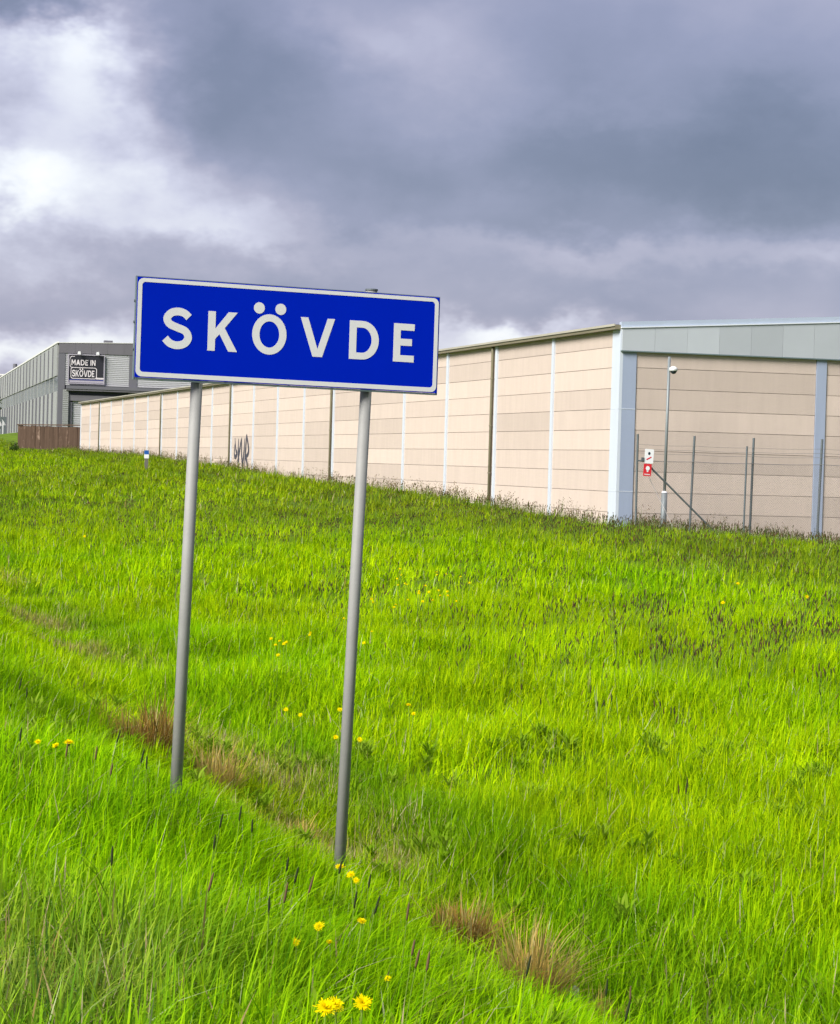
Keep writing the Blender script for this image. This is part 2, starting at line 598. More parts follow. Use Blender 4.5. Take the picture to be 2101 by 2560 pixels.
def catmull(p, n=6):
    out = []
    P = [p[0]] + list(p) + [p[-1]]
    for i in range(1, len(P) - 2):
        for k in range(n):
            u = k / n
            out.append(tuple(0.5 * (2 * P[i][c] + (P[i + 1][c] - P[i - 1][c]) * u + (2 * P[i - 1][c] - 5 * P[i][c] + 4 * P[i + 1][c] - P[i + 2][c]) * u * u
                                    + (3 * P[i][c] - P[i - 1][c] - 3 * P[i + 1][c] + P[i + 2][c]) * u ** 3) for c in (0, 1)))
    out.append(tuple(p[-1]))
    return out


def ribbon(pts, wdt):
    a, b_ = [], []
    for k, p in enumerate(pts):
        q0, q1 = pts[max(k - 1, 0)], pts[min(k + 1, len(pts) - 1)]
        tx, ty = q1[0] - q0[0], q1[1] - q0[1]
        l = math.hypot(tx, ty) or 1
        ww = (wdt[k] if isinstance(wdt, (list, tuple)) else wdt) / 2
        a.append((p[0] - ty / l * ww, p[1] + tx / l * ww))
        b_.append((p[0] + ty / l * ww, p[1] - tx / l * ww))
    return a, b_


def glyph(ch, ox, oz, k, y0, y1, kx=1.0):
    """letter as a thin solid; k scales height, kx width"""
    mb = MB()
    T = lambda pts: [(ox + p[0] * k * kx, oz + p[1] * k) for p in pts]
    if ch == 'S':
        cl = catmull([(.134, .160), (.112, .179), (.078, .187), (.042, .178), (.021, .150), (.036, .122), (.076, .106), (.117, .090), (.133, .058), (.116, .029), (.078, .017), (.040, .025), (.013, .049)])
        a, b_ = ribbon(cl, .039)
        mb.strip(T(a), T(b_), y0, y1, closed=False)
        n = len(a)
    elif ch == 'K':
        mb.prism(T([(0, 0), (.039, 0), (.039, .060), (.061, .086), (.110, 0), (.157, 0), (.088, .118), (.154, .2), (.107, .2), (.039, .113), (.039, .2), (0, .2)]), y0, y1)
    elif ch in 'ÖO':
        mb.strip(T(arc(.092, .1, .092, .103, 0, 2 * math.pi * 39 / 40, 39)), T(arc(.092, .1, .053, .067, 0, 2 * math.pi * 39 / 40, 39)), y0, y1)
        if ch == 'Ö':
            for cx in (.034, .149):
                mb.prism(T(arc(cx, .232, .029, .029, 0, 2 * math.pi * 23 / 24, 23)), y0, y1)
    elif ch == 'V':
        mb.prism(T([(.070, 0), (.122, 0), (.187, .2), (.147, .2), (.096, .040), (.041, .2), (0, .2)]), y0, y1)
    elif ch == 'D':
        o_ = [(0, 0), (.06, 0)] + arc(.072, .1, .091, .1, -math.pi / 2, math.pi / 2, 18) + [(.06, .2), (0, .2)]
        i_ = [(.039, .035), (.06, .035)] + arc(.070, .1, .053, .065, -math.pi / 2, math.pi / 2, 18) + [(.06, .165), (.039, .165)]
        mb.strip(T(o_), T(i_), y0, y1)
    elif ch == 'E':
        mb.prism(T([(0, 0), (.116, 0), (.116, .035), (.039, .035), (.039, .085), (.103, .085), (.103, .121), (.039, .121), (.039, .165), (.116, .165), (.116, .2), (0, .2)]), y0, y1)
    elif ch == 'M':
        mb.prism(T([(0, 0), (.036, 0), (.036, .125), (.085, .045), (.134, .125), (.134, 0), (.170, 0), (.170, .2), (.134, .2), (.085, .115), (.036, .2), (0, .2)]), y0, y1)
    elif ch == 'A':
        mb.prism(T([(0, 0), (.040, 0), (.053, .042), (.107, .042), (.120, 0), (.160, 0), (.102, .2), (.058, .2)]), y0, y1)
    elif ch == 'I':
        mb.prism(T([(0, 0), (.04, 0), (.04, .2), (0, .2)]), y0, y1)
    elif ch == 'N':
        mb.prism(T([(0, 0), (.036, 0), (.036, .135), (.109, 0), (.145, 0), (.145, .2), (.109, .2), (.109, .065), (.036, .2), (0, .2)]), y0, y1)
    return mb


def rrect(x0, x1, z0, z1, r, n=8):
    p = []
    for cx, cz, a in ((x1 - r, z0 + r, -math.pi / 2), (x1 - r, z1 - r, 0), (x0 + r, z1 - r, math.pi / 2), (x0 + r, z0 + r, math.pi)):
        p += arc(cx, cz, r, r, a, a + math.pi / 2, n)
    return p


# ------------------------------------------------------------------ beige warehouse
wh = empty('warehouse', (CORNER.x, CORNER.y, 0), PHI)
tag(wh, 'long beige panelled warehouse with pale steel columns behind the grass bank', 'warehouse')
Z0, CH = -0.28, 0.6                                   # joints between the courses of panels
NB, BAY, WID = 21, 6.0, 24.0
pm = MB().box(0, 0.16, 0, 5.80, 0.007, 0.593).mesh('wall_panel', 'panel')
pm0 = MB().box(0, 0.16, 0, 5.26, 0.007, 0.593).mesh('wall_panel', 'panel')
pmt = MB().box(0, 0.16, 0, 5.80, 0.011, 0.56).mesh('wall_panel', 'panel')
GBAY = 6.30
pgl = MB().box(0, 4.70, 0, 0.16, 0.007, 0.593).mesh('wall_panel', 'panel')
pgm = MB().box(0, GBAY - 0.36, 0, 0.16, 0.007, 0.593).mesh('wall_panel', 'panel')
pg0 = MB().box(0, GBAY - 0.66, 0, 0.16, 0.007, 0.593).mesh('wall_panel', 'panel')
npan = 0
for kb in range(NB):
    ylo = BAY * kb + (0.64 if kb == 0 else 0.10)
    xx, yy = from_sv(CS + BAY * kb, CV - 0.2)
    zg = gz(xx, yy)
    for c in range(-1, 10):
        z = Z0 + CH * c
        if z + CH < zg - 0.05:
            continue
        link('wall_panel', pm0 if kb == 0 else pm, wh, (random.uniform(-0.004, 0.004), ylo, z))
        npan += 1
for kb in range(4):
    for c in range(-1, 9):
        z = Z0 + CH * c
        if kb > 1 and c < 0:
            continue
        link('wall_panel', pg0 if kb == 0 else pgl if kb == 3 else pgm, wh, ((0.49 if kb == 0 else GBAY * kb + 0.17), random.uniform(-0.004, 0.004), z))
        npan += 1
# the hall behind the panels
build('inner_wall', MB().box(0.03, WID - 0.1, 0.03, NB * BAY - 0.1, -1.6, 5.55), 'backing', wh)
for kb in range(1, NB + 1):
    y = BAY * kb
    x0 = -0.055
    build('column', MB().box(x0, 0.05, y - 0.105, y + 0.105, -1.5, 5.60), 'white_steel', wh)
mb = MB().box(-0.03, 0.06, -0.03, 0.64, -1.5, 5.62)
build('corner_cladding', mb, 'white_steel', wh)
build('corner_cladding', MB().box(0.0605, 0.48, -0.028, 0.05, -1.5, 4.995), 'white_steel_shade', wh)
for z in (0.93, 3.31):
    build('cladding_seam', MB().box(-0.034, 0.484, -0.034, 0.644, z, z + 0.02), 'white_steel', wh)
for kb in range(1, 5):
    x = min(GBAY * kb, 23.8)
    build('gable_column', MB().box(x - 0.16, x + 0.16, -0.035, 0.05, -1.7, 4.995), 'white_steel_shade', wh)
# eaves
build('gutter', MB().box(-0.20, -0.02, -0.02, NB * BAY + 0.25, 5.60, 5.73), 'gutter', wh)
build('gutter_lip', MB().box(-0.235, -0.203, -0.02, NB * BAY + 0.25, 5.69, 5.755), 'gutter_top', wh)
for n_ in (2, 6, 10, 14, 19):
    y = BAY * n_ + 0.34
    mb = MB().tube([(-0.075, y, 5.62), (-0.075, y, 5.45), (-0.075, y, -1.0)], 0.05, 10)
    p_ = build('downpipe', mb, 'pipe', wh, smooth=True)
    for z in (1.3, 2.9, 4.5):
        build('bracket', MB().tube([(-0.075, y, z), (-0.075, y, z + 0.05)], 0.065, 10), 'gutter', p_)
SL = 0.065
rf = build('roof', MB().prism([(-0.18, 5.745), (12, 5.745 + SL * 12), (24.2, 5.745), (24.2, 5.60), (-0.02, 5.60)], 0.12, NB * BAY + 0.25), 'roof', wh)
# gable fascia of 1 m sheets, trim and roof cap
for k in range(24):
    x0, x1 = k * 1.0 + 0.003, k + 0.997
    h0, h1 = (5.63 + SL * min(x, 24 - x) for x in (x0, x1))
    o = build('fascia_sheet', MB().prism([(x0, 5.0), (x1, 5.0), (x1, h1), (x0, h0)], -0.10, -0.04), 'fascia', wh)
build('fascia_drip', MB().box(-0.02, 24.0, -0.115, -0.035, 4.965, 5.0), 'sign_edge', wh)
for nm, dz0, dz1, y0, m_ in (('roof_trim', 0.003, 0.035, -0.13, 'trim'), ('roof_cap', 0.038, 0.185, -0.09, 'cap')):
    build(nm, MB().prism([(-0.03, 5.63 + dz0), (12, 5.63 + dz0 + 12 * SL), (24, 5.63 + dz0), (24, 5.63 + dz1), (12, 5.63 + dz1 + 12 * SL), (-0.03, 5.63 + dz1)], y0, 0.1), m_, wh)
# sprayed tag in the bay between the tenth and eleventh columns, on the long wall (local x is the wall normal, so build in x,z and turn)
gt = MB()
gx0 = BAY * 9 + 0.75
strokes = [
    [(0.25, 1.75), (0.55, 1.05), (0.90, 0.75), (0.45, 0.55), (0.15, 0.80), (0.30, 1.40)],
    [(1.30, 1.70), (1.25, 0.90), (1.45, 0.30), (1.70, -0.25)],
    [(1.15, 0.25), (1.60, 0.90), (2.05, 1.65)],
    [(2.15, 1.78), (2.25, 0.70), (2.60, 0.15), (2.85, 0.85), (3.05, 1.75)],
    [(3.50, 1.95), (3.30, 0.95), (3.15, 0.05)],
    [(3.50, 1.95), (4.10, 1.10), (3.95, 0.75), (3.35, 0.60)],
    [(3.40, 0.60), (3.85, 0.15), (4.20, -0.30)],
    [(2.60, 0.15), (2.45, -0.30)],
]
for n_, st in enumerate(strokes):
    cl = catmull(st, 5)
    L = len(cl)
    wd = [0.06 + 0.24 * math.sin(math.pi * min(1, (k + 1) / (L + 1))) ** 0.7 for k in range(L)]
    # strokes thickened along the wall because it recedes
    a, b_ = ribbon(cl, wd)
    e = 0.0015 * n_
    gt.strip(a, b_, -0.0065 - e, -0.0035 - e, closed=False)
# x along local y, thickness along local -x
gt.v = [(q_[1], gx0 + 4.55 - q_[0], q_[2] * 0.85 + 1.16) for q_ in gt.v]
build('graffiti', gt, 'paint_black', wh)

# ------------------------------------------------------------------ town sign on two posts
tl, tr_, bl_ = at(344, 691, 11.53), at(1099, 744, 12.13), at(336.6, 942.5, 11.53)
ex = (tr_ - tl).normalized()
ez = (tl - bl_)
ez = (ez - ex * ez.dot(ex)).normalized()
ey = ez.cross(ex)
SW, SH = (tr_ - tl).length, (tl - bl_).length
R3 = Matrix((ex, ey, ez)).transposed()


def sign_local(px, py, yoff):
    r = ray(px, py)
    d = ((bl_ + ey * yoff) - CAM).dot(ey) / r.dot(ey)
    p = CAM + r * d - bl_
    return p.dot(ex), p.dot(ez)


PO = 0.062
pole_l = (sign_local(492, 965, PO), sign_local(440, 1980, PO))
pole_r = (sign_local(915, 985, PO), sign_local(850, 2150, PO))
mx = (pole_l[1][0] + pole_r[1][0]) / 2
base_local = Vector((mx, PO, pole_l[1][1] - 0.1))
base_world = bl_ + R3 @ base_local
ts = empty('town_sign')
ts.matrix_world = Matrix.Translation(base_world) @ R3.to_4x4()
tag(ts, 'blue place-name sign with white SKÖVDE lettering on two grey steel posts', 'road sign')


def sgn(name, mb, material, parent=None, smooth=False):
    o = build(name, mb, material, ts if parent is None else parent, smooth=smooth)
    if parent is None:
        o.location = -base_local
    return o


plate = sgn('sign_plate', MB().box(0, SW, 0, 0.003, 0, SH), 'sign_blue')
bd = MB().strip(rrect(0.004, SW - 0.004, 0.005, SH - 0.005, 0.030), rrect(0.025, SW - 0.025, 0.028, SH - 0.024, 0.017), -0.0012, -0.0002)
sgn('border', bd, 'sign_white', plate)
for ch, x in (('S', .139), ('K', .377), ('Ö', .614), ('V', .875), ('D', 1.147), ('E', 1.395)):
    kk = SW / 1.65
    sgn('letter', glyph(ch, x * kk, .153, 0.995, -0.0012, -0.0002), 'sign_white', plate)
# folded rim and stiffening rails behind the plate
rim = MB().box(0.002, SW - 0.002, 0.0035, 0.026, -0.010, -0.001).box(0.002, SW - 0.002, 0.0035, 0.022, SH + 0.0005, SH + 0.004)
rim.box(-0.006, -0.0005, 0.0035, 0.022, -0.01, SH + 0.004).box(SW + 0.0005, SW + 0.004, 0.0035, 0.022, -0.01, SH + 0.004)
sgn('rim', rim, 'sign_edge')
for zf in (0.28, 0.55, 0.76):
    sgn('rivet', MB().tube([(-0.0065, 0.012, SH * zf), (-0.011, 0.012, SH * zf)], 0.007, 8), 'galv_dark')
for zz in (0.12, 0.38):
    sgn('rail', MB().box(0.06, SW - 0.06, 0.0035, 0.028, zz, zz + 0.035), 'galv')
for i, pl in enumerate((pole_l, pole_r)):
    (xa, za), (xb, zb_) = pl
    dxz = ((xa - xb) / (za - zb_))
    ztop = SH + (-0.003 if i == 0 else 0.016)
    top = (xb + dxz * (ztop - zb_), PO, ztop)
    bot = (xb + dxz * (-0.45), PO, zb_ - 0.45)
    po = sgn('post', MB().tube([bot, top], 0.030, 20), 'galv', smooth=True)
    cp = MB().tube([(top[0], PO, ztop + 0.0005), (top[0], PO, ztop + 0.009)], 0.0335, 20)
    c_ = build('post_cap', cp, 'galv_dark', po)
    for zz in (0.137, 0.397):
        xx = xb + dxz * (zz - zb_)
        sgn('clamp', MB().box(xx - 0.042, xx + 0.042, 0.0285, PO + 0.036, zz - 0.014, zz + 0.014), 'galv_dark')

# ------------------------------------------------------------------ grey factory building beyond
D2 = 215.0
c2 = at(141, 1131.6, D2)
PH2 = math.radians(13)
gb = empty('factory_hall', (c2.x, c2.y, 0), PH2)
tag(gb, 'grey metal-clad factory hall with a billboard on its end wall, beyond the beige warehouse', 'factory')
GT, GBAND, GWIN, GLOW = 11.75, 8.75, 7.3, 1.5


def corrugated(x0, x1, z0, z1, yf, pitch=0.17, amp=0.03):
    """horizontally ribbed sheet facing -y"""
    mb = MB()
    n = max(2, int((z1 - z0) / pitch))
    st = (z1 - z0) / n
    prof = []
    for k in range(n):
        z = z0 + k * st
        prof += [(z, yf), (z + st * .45, yf), (z + st * .55, yf + amp), (z + st * .95, yf + amp)]
    prof.append((z1, yf))
    i0 = 0
    for z, y in prof:
        mb.v += [(x0, y, z), (x1, y, z)]
    for k in range(len(prof) - 1):
        mb.f.append((2 * k, 2 * k + 1, 2 * k + 3, 2 * k + 2))
    return mb


GL = 150.0
build('wall_core', MB().box(0.12, 36, 0.12, GL, 0.5, GT - 0.3), 'g_dark', gb)
build('roof', MB().prism([(-0.1, GT), (18, GT + 0.55), (36, GT), (36, GT - 0.28), (0.1, GT - 0.28)], 0.2, GL), 'roof', gb)
gtop = lambda x: GT + 0.030 * x
for k in range(12):
    x0, x1 = 0.02 + k * 1.5, 0.02 + k * 1.5 + 1.49
    build('fascia_sheet', MB().prism([(x0, GT - 0.90), (x1, GT - 0.90), (x1, gtop(x1)), (x0, gtop(x0))], -0.10, 0.05), 'g_fascia', gb)
build('roof_edge', MB().prism([(-0.1, GT + 0.003), (18, gtop(18) + 0.003), (18, gtop(18) + 0.06), (-0.1, GT + 0.06)], -0.14, 0.2), 'gutter_lip', gb)
build('roof_vent', MB().box(4.2, 5.0, 0.3, 1.0, GT + 0.10, GT + 0.42), 'g_col', gb)
for x0, x1 in ((0.0, 0.62), (6.55, 7.3), (13.2, 13.9)):
    build('column', MB().box(x0, x1, -0.07, 0.1, 1.5, GT - 0.905), 'g_col', gb)
build('wall_sheet', corrugated(0.63, 6.54, 7.9, GT - 0.91, -0.03), 'g_sheet', gb)
build('wall_sheet', corrugated(7.31, 13.19, 7.9, GT - 0.91, -0.03), 'g_sheet', gb)
build('wall_sheet', corrugated(13.91, 20, 7.9, GT - 0.91, -0.03), 'g_sheet', gb)
# loading canopy and the recessed wall below it
cn = build('canopy', MB().box(0.75, 20, -0.5, 0.08, 7.38, 7.75), 'g_fascia', gb)
build('canopy_edge', MB().box(0.72, 20.02, -0.56, -0.503, 7.55, 7.84), 'g_col', cn)
build('canopy_beam', MB().box(1.05, 20, -0.22, 0.07, 6.45, 6.98), 'g_fascia', gb)
build('wall_sheet', corrugated(0.45, 0.98, 3.6, 7.5, -0.35), 'g_side', gb)
build('wall_sheet', corrugated(1.40, 12, 3.6, 6.44, 0.00, 0.19, 0.035), 'g_sheet', gb)
build('column', MB().box(1.0, 1.36, -0.12, 0.1, 1.5, 6.34), 'g_col', gb)
# long side: bays of ribbed sheets between slim dark joints
for k in range(24):
    y0 = 0.55 + k * 6.0
    z_lo = 3.9 if k < 13 else 3.2
    for nm, a, c, x_, mm in (('side_sheet', GBAND, GT - 0.02, -0.10, 'g_side'), ('side_sheet', z_lo, GWIN, -0.04, 'g_side')):
        build(nm, MB().box(x_, 0.11, y0, y0 + 4.9, a, c), mm, gb)
    for a, c in ((GBAND + 0.03, GT - 0.25), (z_lo + 0.05, GWIN - 0.03)):
        build('fin', MB().box(-0.18, 0.08, y0 + 4.95, y0 + 5.35, a, c), 'g_col', gb)
    wn = build('window', MB().box(0.02, 0.10, y0, y0 + 4.9, GWIN + 0.02, GBAND - 0.03), 'g_glass', gb)
    build('window_frame', MB().box(-0.01, 0.06, y0 + 4.95, y0 + 5.5, GWIN + 0.02, GBAND - 0.03), 'g_side', wn)
build('side_parapet', MB().box(-0.16, 0.0, 0.0, GL, GT - 0.015, GT + 0.14), 'gutter_lip', gb)
build('chimney', MB().tube([(0.9, 92, GT - 0.5), (0.9, 92, GT + 1.35)], 0.28, 12), 'g_col', gb)
# loading doors far along the side with dark angled hoods
for y in (92.0, 101.0):
    dr = build('loading_door', MB().box(-0.30, -0.05, y, y + 6.0, 2.6, 5.9), 'g_sheet', gb)
    build('door_hood', MB().prism([(-0.95, 6.1), (-0.06, 6.1), (-0.06, 5.0), (-0.30, 5.35), (-0.60, 5.8)], y - 0.6, y - 0.05).box(-0.42, -0.06, y - 0.5, y - 0.06, 2.6, 5.0), 'galv_dark', dr)
# billboard
bb = empty('billboard', tuple(gb.matrix_world @ Vector((0, 0, 0))), PH2)
bb.location = (c2.x, c2.y, 0)
bb.rotation_euler = (0, 0, PH2)
BX0, BX1, BZ0, BZ1 = 0.93, 4.20, 8.10, 10.72
ox = Matrix.Translation((c2.x, c2.y, 0)) @ Matrix.Rotation(PH2, 4, 'Z')
bb.location = ox @ Vector(((BX0 + BX1) / 2, -0.09, BZ0))
tag(bb, 'black MADE IN SKÖVDE billboard in a pale frame on the grey end wall', 'billboard')


def bpart(name, mb, m_, parent=None):
    mb.v = [(q_[0] - (BX0 + BX1) / 2, q_[1] + 0.0, q_[2] - BZ0) for q_ in mb.v]
    return build(name, mb, m_, bb if parent is None else parent)


bpart('panel', MB().box(BX0, BX1, -0.08, 0.05, BZ0, BZ1), 'board')
bpart('frame', MB().strip([(BX0 - .06, BZ0 - .06), (BX1 + .06, BZ0 - .06), (BX1 + .06, BZ1 + .06), (BX0 - .06, BZ1 + .06)],
                          [(BX0 + .03, BZ0 + .03), (BX1 - .03, BZ0 + .03), (BX1 - .03, BZ1 - .03), (BX0 + .03, BZ1 - .03)], -0.14, -0.082), 'board_frame')
bpart('printed_band', MB().box(BX0 + .04, BX1 - .04, -0.083, -0.0805, BZ0 + .27, BZ0 + .36), 'board_blue')
bpart('printed_band', MB().box(BX0 + .04, BX1 - .04, -0.083, -0.0805, BZ0 + .07, BZ0 + .25), 'board_frame')
bpart('printed_band', MB().box(BX0 + 2.55, BX1 - .04, -0.083, -0.0805, BZ0 + .40, BZ0 + .55), 'board_white')
z1 = BZ0 + 1.40
ou = rrect(BX0 + .06, BX0 + 2.62, z1 - .02, BZ1 - .12, .22)
inn = rrect(BX0 + .12, BX0 + 2.56, z1 + .045, BZ1 - .18, .17)
bpart('outline', MB().strip(catmull([(BX0 + .55, BZ1 - .13), (BX0 + .25, BZ1 - .14), (BX0 + .09, BZ1 - .35), (BX0 + .08, BZ1 - .75), (BX0 + .14, z1 + .1), (BX0 + .35, z1 + .02)], 5),
                            catmull([(BX0 + .55, BZ1 - .19), (BX0 + .28, BZ1 - .20), (BX0 + .15, BZ1 - .38), (BX0 + .14, BZ1 - .75), (BX0 + .20, z1 + .13), (BX0 + .37, z1 + .08)], 5), -0.084, -0.081, closed=False), 'board_white')
bpart('outline', MB().strip(rrect(BX0 + .20, BX0 + 2.62, BZ0 + .40, z1 + .07, .22), rrect(BX0 + .26, BX0 + 2.55, BZ0 + .46, z1 + .005, .17), -0.0845, -0.0815), 'board_white')
x = BX0 + .26
for ch, wd in (('M', .17), ('A', .16), ('D', .163), ('E', .116), (' ', .05), ('I', .04), ('N', .145)):
    if ch != ' ':
        bpart('letter', glyph(ch, x, z1 + .25, 2.6, -0.085, -0.081, 0.86), 'board_white')
    x += (wd + .024) * 2.6 * 0.86
x = BX0 + .33
for ch, wd in (('S', .15), ('K', .157), ('Ö', .184), ('V', .187), ('D', .163), ('E', .116)):
    bpart('letter', glyph(ch, x, BZ0 + .60, 3.0, -0.085, -0.081, 0.66), 'board_white')
    x += (wd + .016) * 3.0 * 0.66
for k, x in enumerate((1.85, 3.55)):
    fl = empty('floodlight')
    fl.rotation_euler = (0, 0, PH2)
    fl.location = ox @ Vector((x, -0.1, 10.86))
    build('arm', MB().tube([(0, 0.0, 0.02), (0, -0.35, 0.09)], 0.03, 8), 'g_col', fl)
    build('lamp_head', MB().prism([(-.14, -.10), (.14, -.10), (.10, .16), (-.10, .16)], -0.6, -0.34), 'plastic_white', fl)
    tag(fl, 'small white floodlight above the MADE IN lettering' if k == 0 else 'small white floodlight above the blank right end of the billboard', 'floodlight', 'floodlights over the billboard')

# roof of one more hall behind the factory
fx = at(-60, 1120, 330)
fh = empty('distant_hall', (fx.x, fx.y, 0), math.radians(10))
tag(fh, 'low dark-roofed hall whose roof edge shows past the grey factory', 'hall')
build('wall', MB().box(-30, 4.2, 0, 30, 0, 12.0), 'g_side', fh)
build('roof', MB().box(-30.3, 4.5, -0.3, 30.3, 12.003, 12.55), 'g_dark', fh)
build('roof_stripe', MB().box(-30.3, 4.52, -0.34, -0.303, 12.35, 12.56), 'gutter_lip', fh)

# rusty brown wall between the two buildings
A_, B_ = at(44, 1100, 199), at(205, 1110, 190)
rz = math.atan2(B_.y - A_.y, B_.x - A_.x)
rw = empty('retaining_wall', (A_.x, A_.y, 0), rz)
tag(rw, 'rust brown wall of upright boards between factory and warehouse end', 'wall')
Lr = math.hypot(B_.x - A_.x, B_.y - A_.y)
nb_ = 14
for k in range(nb_):
    wd = Lr / nb_
    yj = random.uniform(-0.03, 0.03)
    build('board', MB().box(k * wd + 0.012, (k + 1) * wd - 0.012, yj, yj + 0.10, 0.2, 3.82 - 0.006 * k + random.uniform(-.03, .03)), 'rust', rw)
build('coping', MB().box(-0.05, Lr, -0.08, 0.16, 3.86, 3.95), 'rust', rw)


# ------------------------------------------------------------------ fence, warning signs, camera mast
def post_at(px, py_top, d):
    return at(px, py_top, d)


FD = 64.2
fp = [(1595, 1085, 1589, 0.034), (1737, 1090, 1724, 0.034), (1885, 1095, 1875, 0.036), (2056, 1098, 2044, 0.036), (2222, 1104, 2212, 0.034), (2390, 1110, 2380, 0.034)]
gdir = Vector((math.cos(PHI), math.sin(PHI), 0))
p0 = at(1595, 1085, FD)
fence = empty('chain_link_fence', (p0.x, p0.y, gz(p0.x, p0.y)))
tag(fence, 'chain-link fence with slim steel posts in front of the warehouse end wall', 'fence')
fo = Vector(fence.location)


def on_fence(px, py):
    """pixel onto the vertical plane of the fence"""
    nrm = Vector((math.sin(PHI), -math.cos(PHI), 0))
    r = ray(px, py)
    return CAM + r * ((p0 - CAM).dot(nrm) / r.dot(nrm))


tops = []
for px, py, pb, rad in fp:
    T_ = on_fence(px, py)
    B0 = on_fence(pb, 1330)
    g_ = gz(B0.x, B0.y)
    dirn = (T_ - B0).normalized()
    low = T_ + dirn * ((g_ - 0.3 - T_.z) / dirn.z)
    po = build('post', MB().tube([low - fo, T_ - fo], rad, 10), 'galv_dark', fence, smooth=False)
    tops.append((T_, low))
T_ = on_fence(1865, 1116)
low = on_fence(1855, 1345)
build('post', MB().tube([Vector((0, -0.25, -0.4)) + low - fo, Vector((0, -0.25, 0)) + T_ - fo], 0.028, 10), 'galv_dark', fence)
a, c = on_fence(1626, 1168), on_fence(1812, 1346)
build('brace', MB().tube([a - fo + Vector((0, -0.05, 0)), c - fo + Vector((0, -0.05, -0.1))], 0.026, 8), 'galv_dark', fence)
for dz in (0.02, -0.10, -0.22, -0.42):
    mb = MB()
    pts = []
    for T_, low in tops:
        pts.append(T_ - fo + Vector((0, -0.04, dz - 0.30)))
    full = []
    for p_, q_ in zip(pts[:-1], pts[1:]):
        for k in range(6):
            full.append(p_.lerp(q_, k / 6) - Vector((0, 0, 0.02 * math.sin(math.pi * k / 6))))
    full.append(pts[-1])
    mb.tube(full, 0.0045 if dz > -0.3 else 0.009, 5)
    build('wire', mb, 'wire', fence)
# mesh fabric: two families of slanting wires
mb = MB()
W_ = (tops[-1][0] - tops[0][0]).length
x_dir = (tops[-1][0] - tops[0][0])
x_dir.z = 0
x_dir.normalize()
ztop = tops[0][0].z - 0.72
Hm = 1.95
nrm = Vector((-x_dir.y, x_dir.x, 0)) * -1
rr = 0.0019
dips = -0.005
k = -Hm
while k < W_:
    for sgn_ in (1, -1):
        xa_, xb_ = (k, k + Hm) if sgn_ > 0 else (k + Hm, k)
        za_, zb2 = 0.0, Hm
        # clip to the fabric
        def clip(xq):
            return min(max(xq, 0.0), W_)
        ca, cb = clip(xa_), clip(xb_)
        if abs(ca - cb) < 0.02:
            continue
        ta, tb = (ca - xa_) / (xb_ - xa_), (cb - xa_) / (xb_ - xa_)
        pa = tops[0][0] - fo + x_dir * ca + Vector((0, 0, ztop - tops[0][0].z - Hm + Hm * ta)) + nrm * (0.045 + 0.003 * sgn_)
        pb_ = tops[0][0] - fo + x_dir * cb + Vector((0, 0, ztop - tops[0][0].z - Hm + Hm * tb)) + nrm * (0.045 + 0.003 * sgn_)
        mb.tube([pa, pb_], rr, 3, caps=False)
    k += 0.0707
fm = build('mesh_fabric', mb, 'wire', fence)
fm['kind'] = 'stuff'

# warning plates on the corner post
nn = Vector((math.sin(PHI), -math.cos(PHI), 0))
wsl, wsr = on_fence(1605, 1160), on_fence(1628, 1160)
wcen = on_fence(1616.5, 1160)
ws = empty('warning_sign', tuple(wcen + nn * 0.12), PHI)
ws.rotation_euler = (0, math.radians(3.0), PHI)
tag(ws, 'white over red warning plates hung beside the first fence post', 'sign')
build('upper_plate', MB().prism(rrect(-0.115, 0.145, 0.02, 0.415, 0.03), -0.012, 0.0), 'plastic_white', ws)
build('lower_plate', MB().prism(rrect(-0.120, 0.110, -0.335, 0.005, 0.02), -0.012, 0.0), 'red', ws)
up = MB().prism(arc(0.01, 0.295, 0.036, 0.044, 0, 2 * math.pi * 15 / 16, 15), -0.0150, -0.0125)
build('symbol', up, 'plastic_dark', ws)
build('symbol', MB().strip(*ribbon([(-0.06, 0.12), (0.0, 0.15), (0.08, 0.20)], 0.035), -0.0150, -0.0125, closed=False), 'red', ws)
build('symbol', MB().prism(arc(0.0, -0.12, 0.058, 0.066, 0, 2 * math.pi * 15 / 16, 15), -0.0150, -0.0125).prism([(-.03, -.165), (.03, -.165), (.02, -.22), (-.02, -.22)], -0.0150, -0.0125), 'plastic_white', ws)
build('symbol', MB().box(-0.09, 0.08, -0.0150, -0.0125, -0.30, -0.275), 'board_white', ws)
build('bracket', MB().box(-0.30, -0.10, 0.002, 0.02, 0.05, 0.09).box(-0.21, -0.13, -0.03, 0.001, 0.07, 0.17), 'galv_dark', ws)
# stay wire below the plates
mb = MB()
s0, s1 = on_fence(1622, 1190), on_fence(1700, 1340)
tag(build('stay_wire', MB().tube([(0, 0, 0), (s1 - s0) * 0.5 + Vector((0, 0, -0.05)), s1 - s0 + Vector((0, 0, -0.15))], 0.009, 5), 'board_white', fence, loc=tuple(s0 - fo + Vector((0, 0.10, 0)))), None, None)

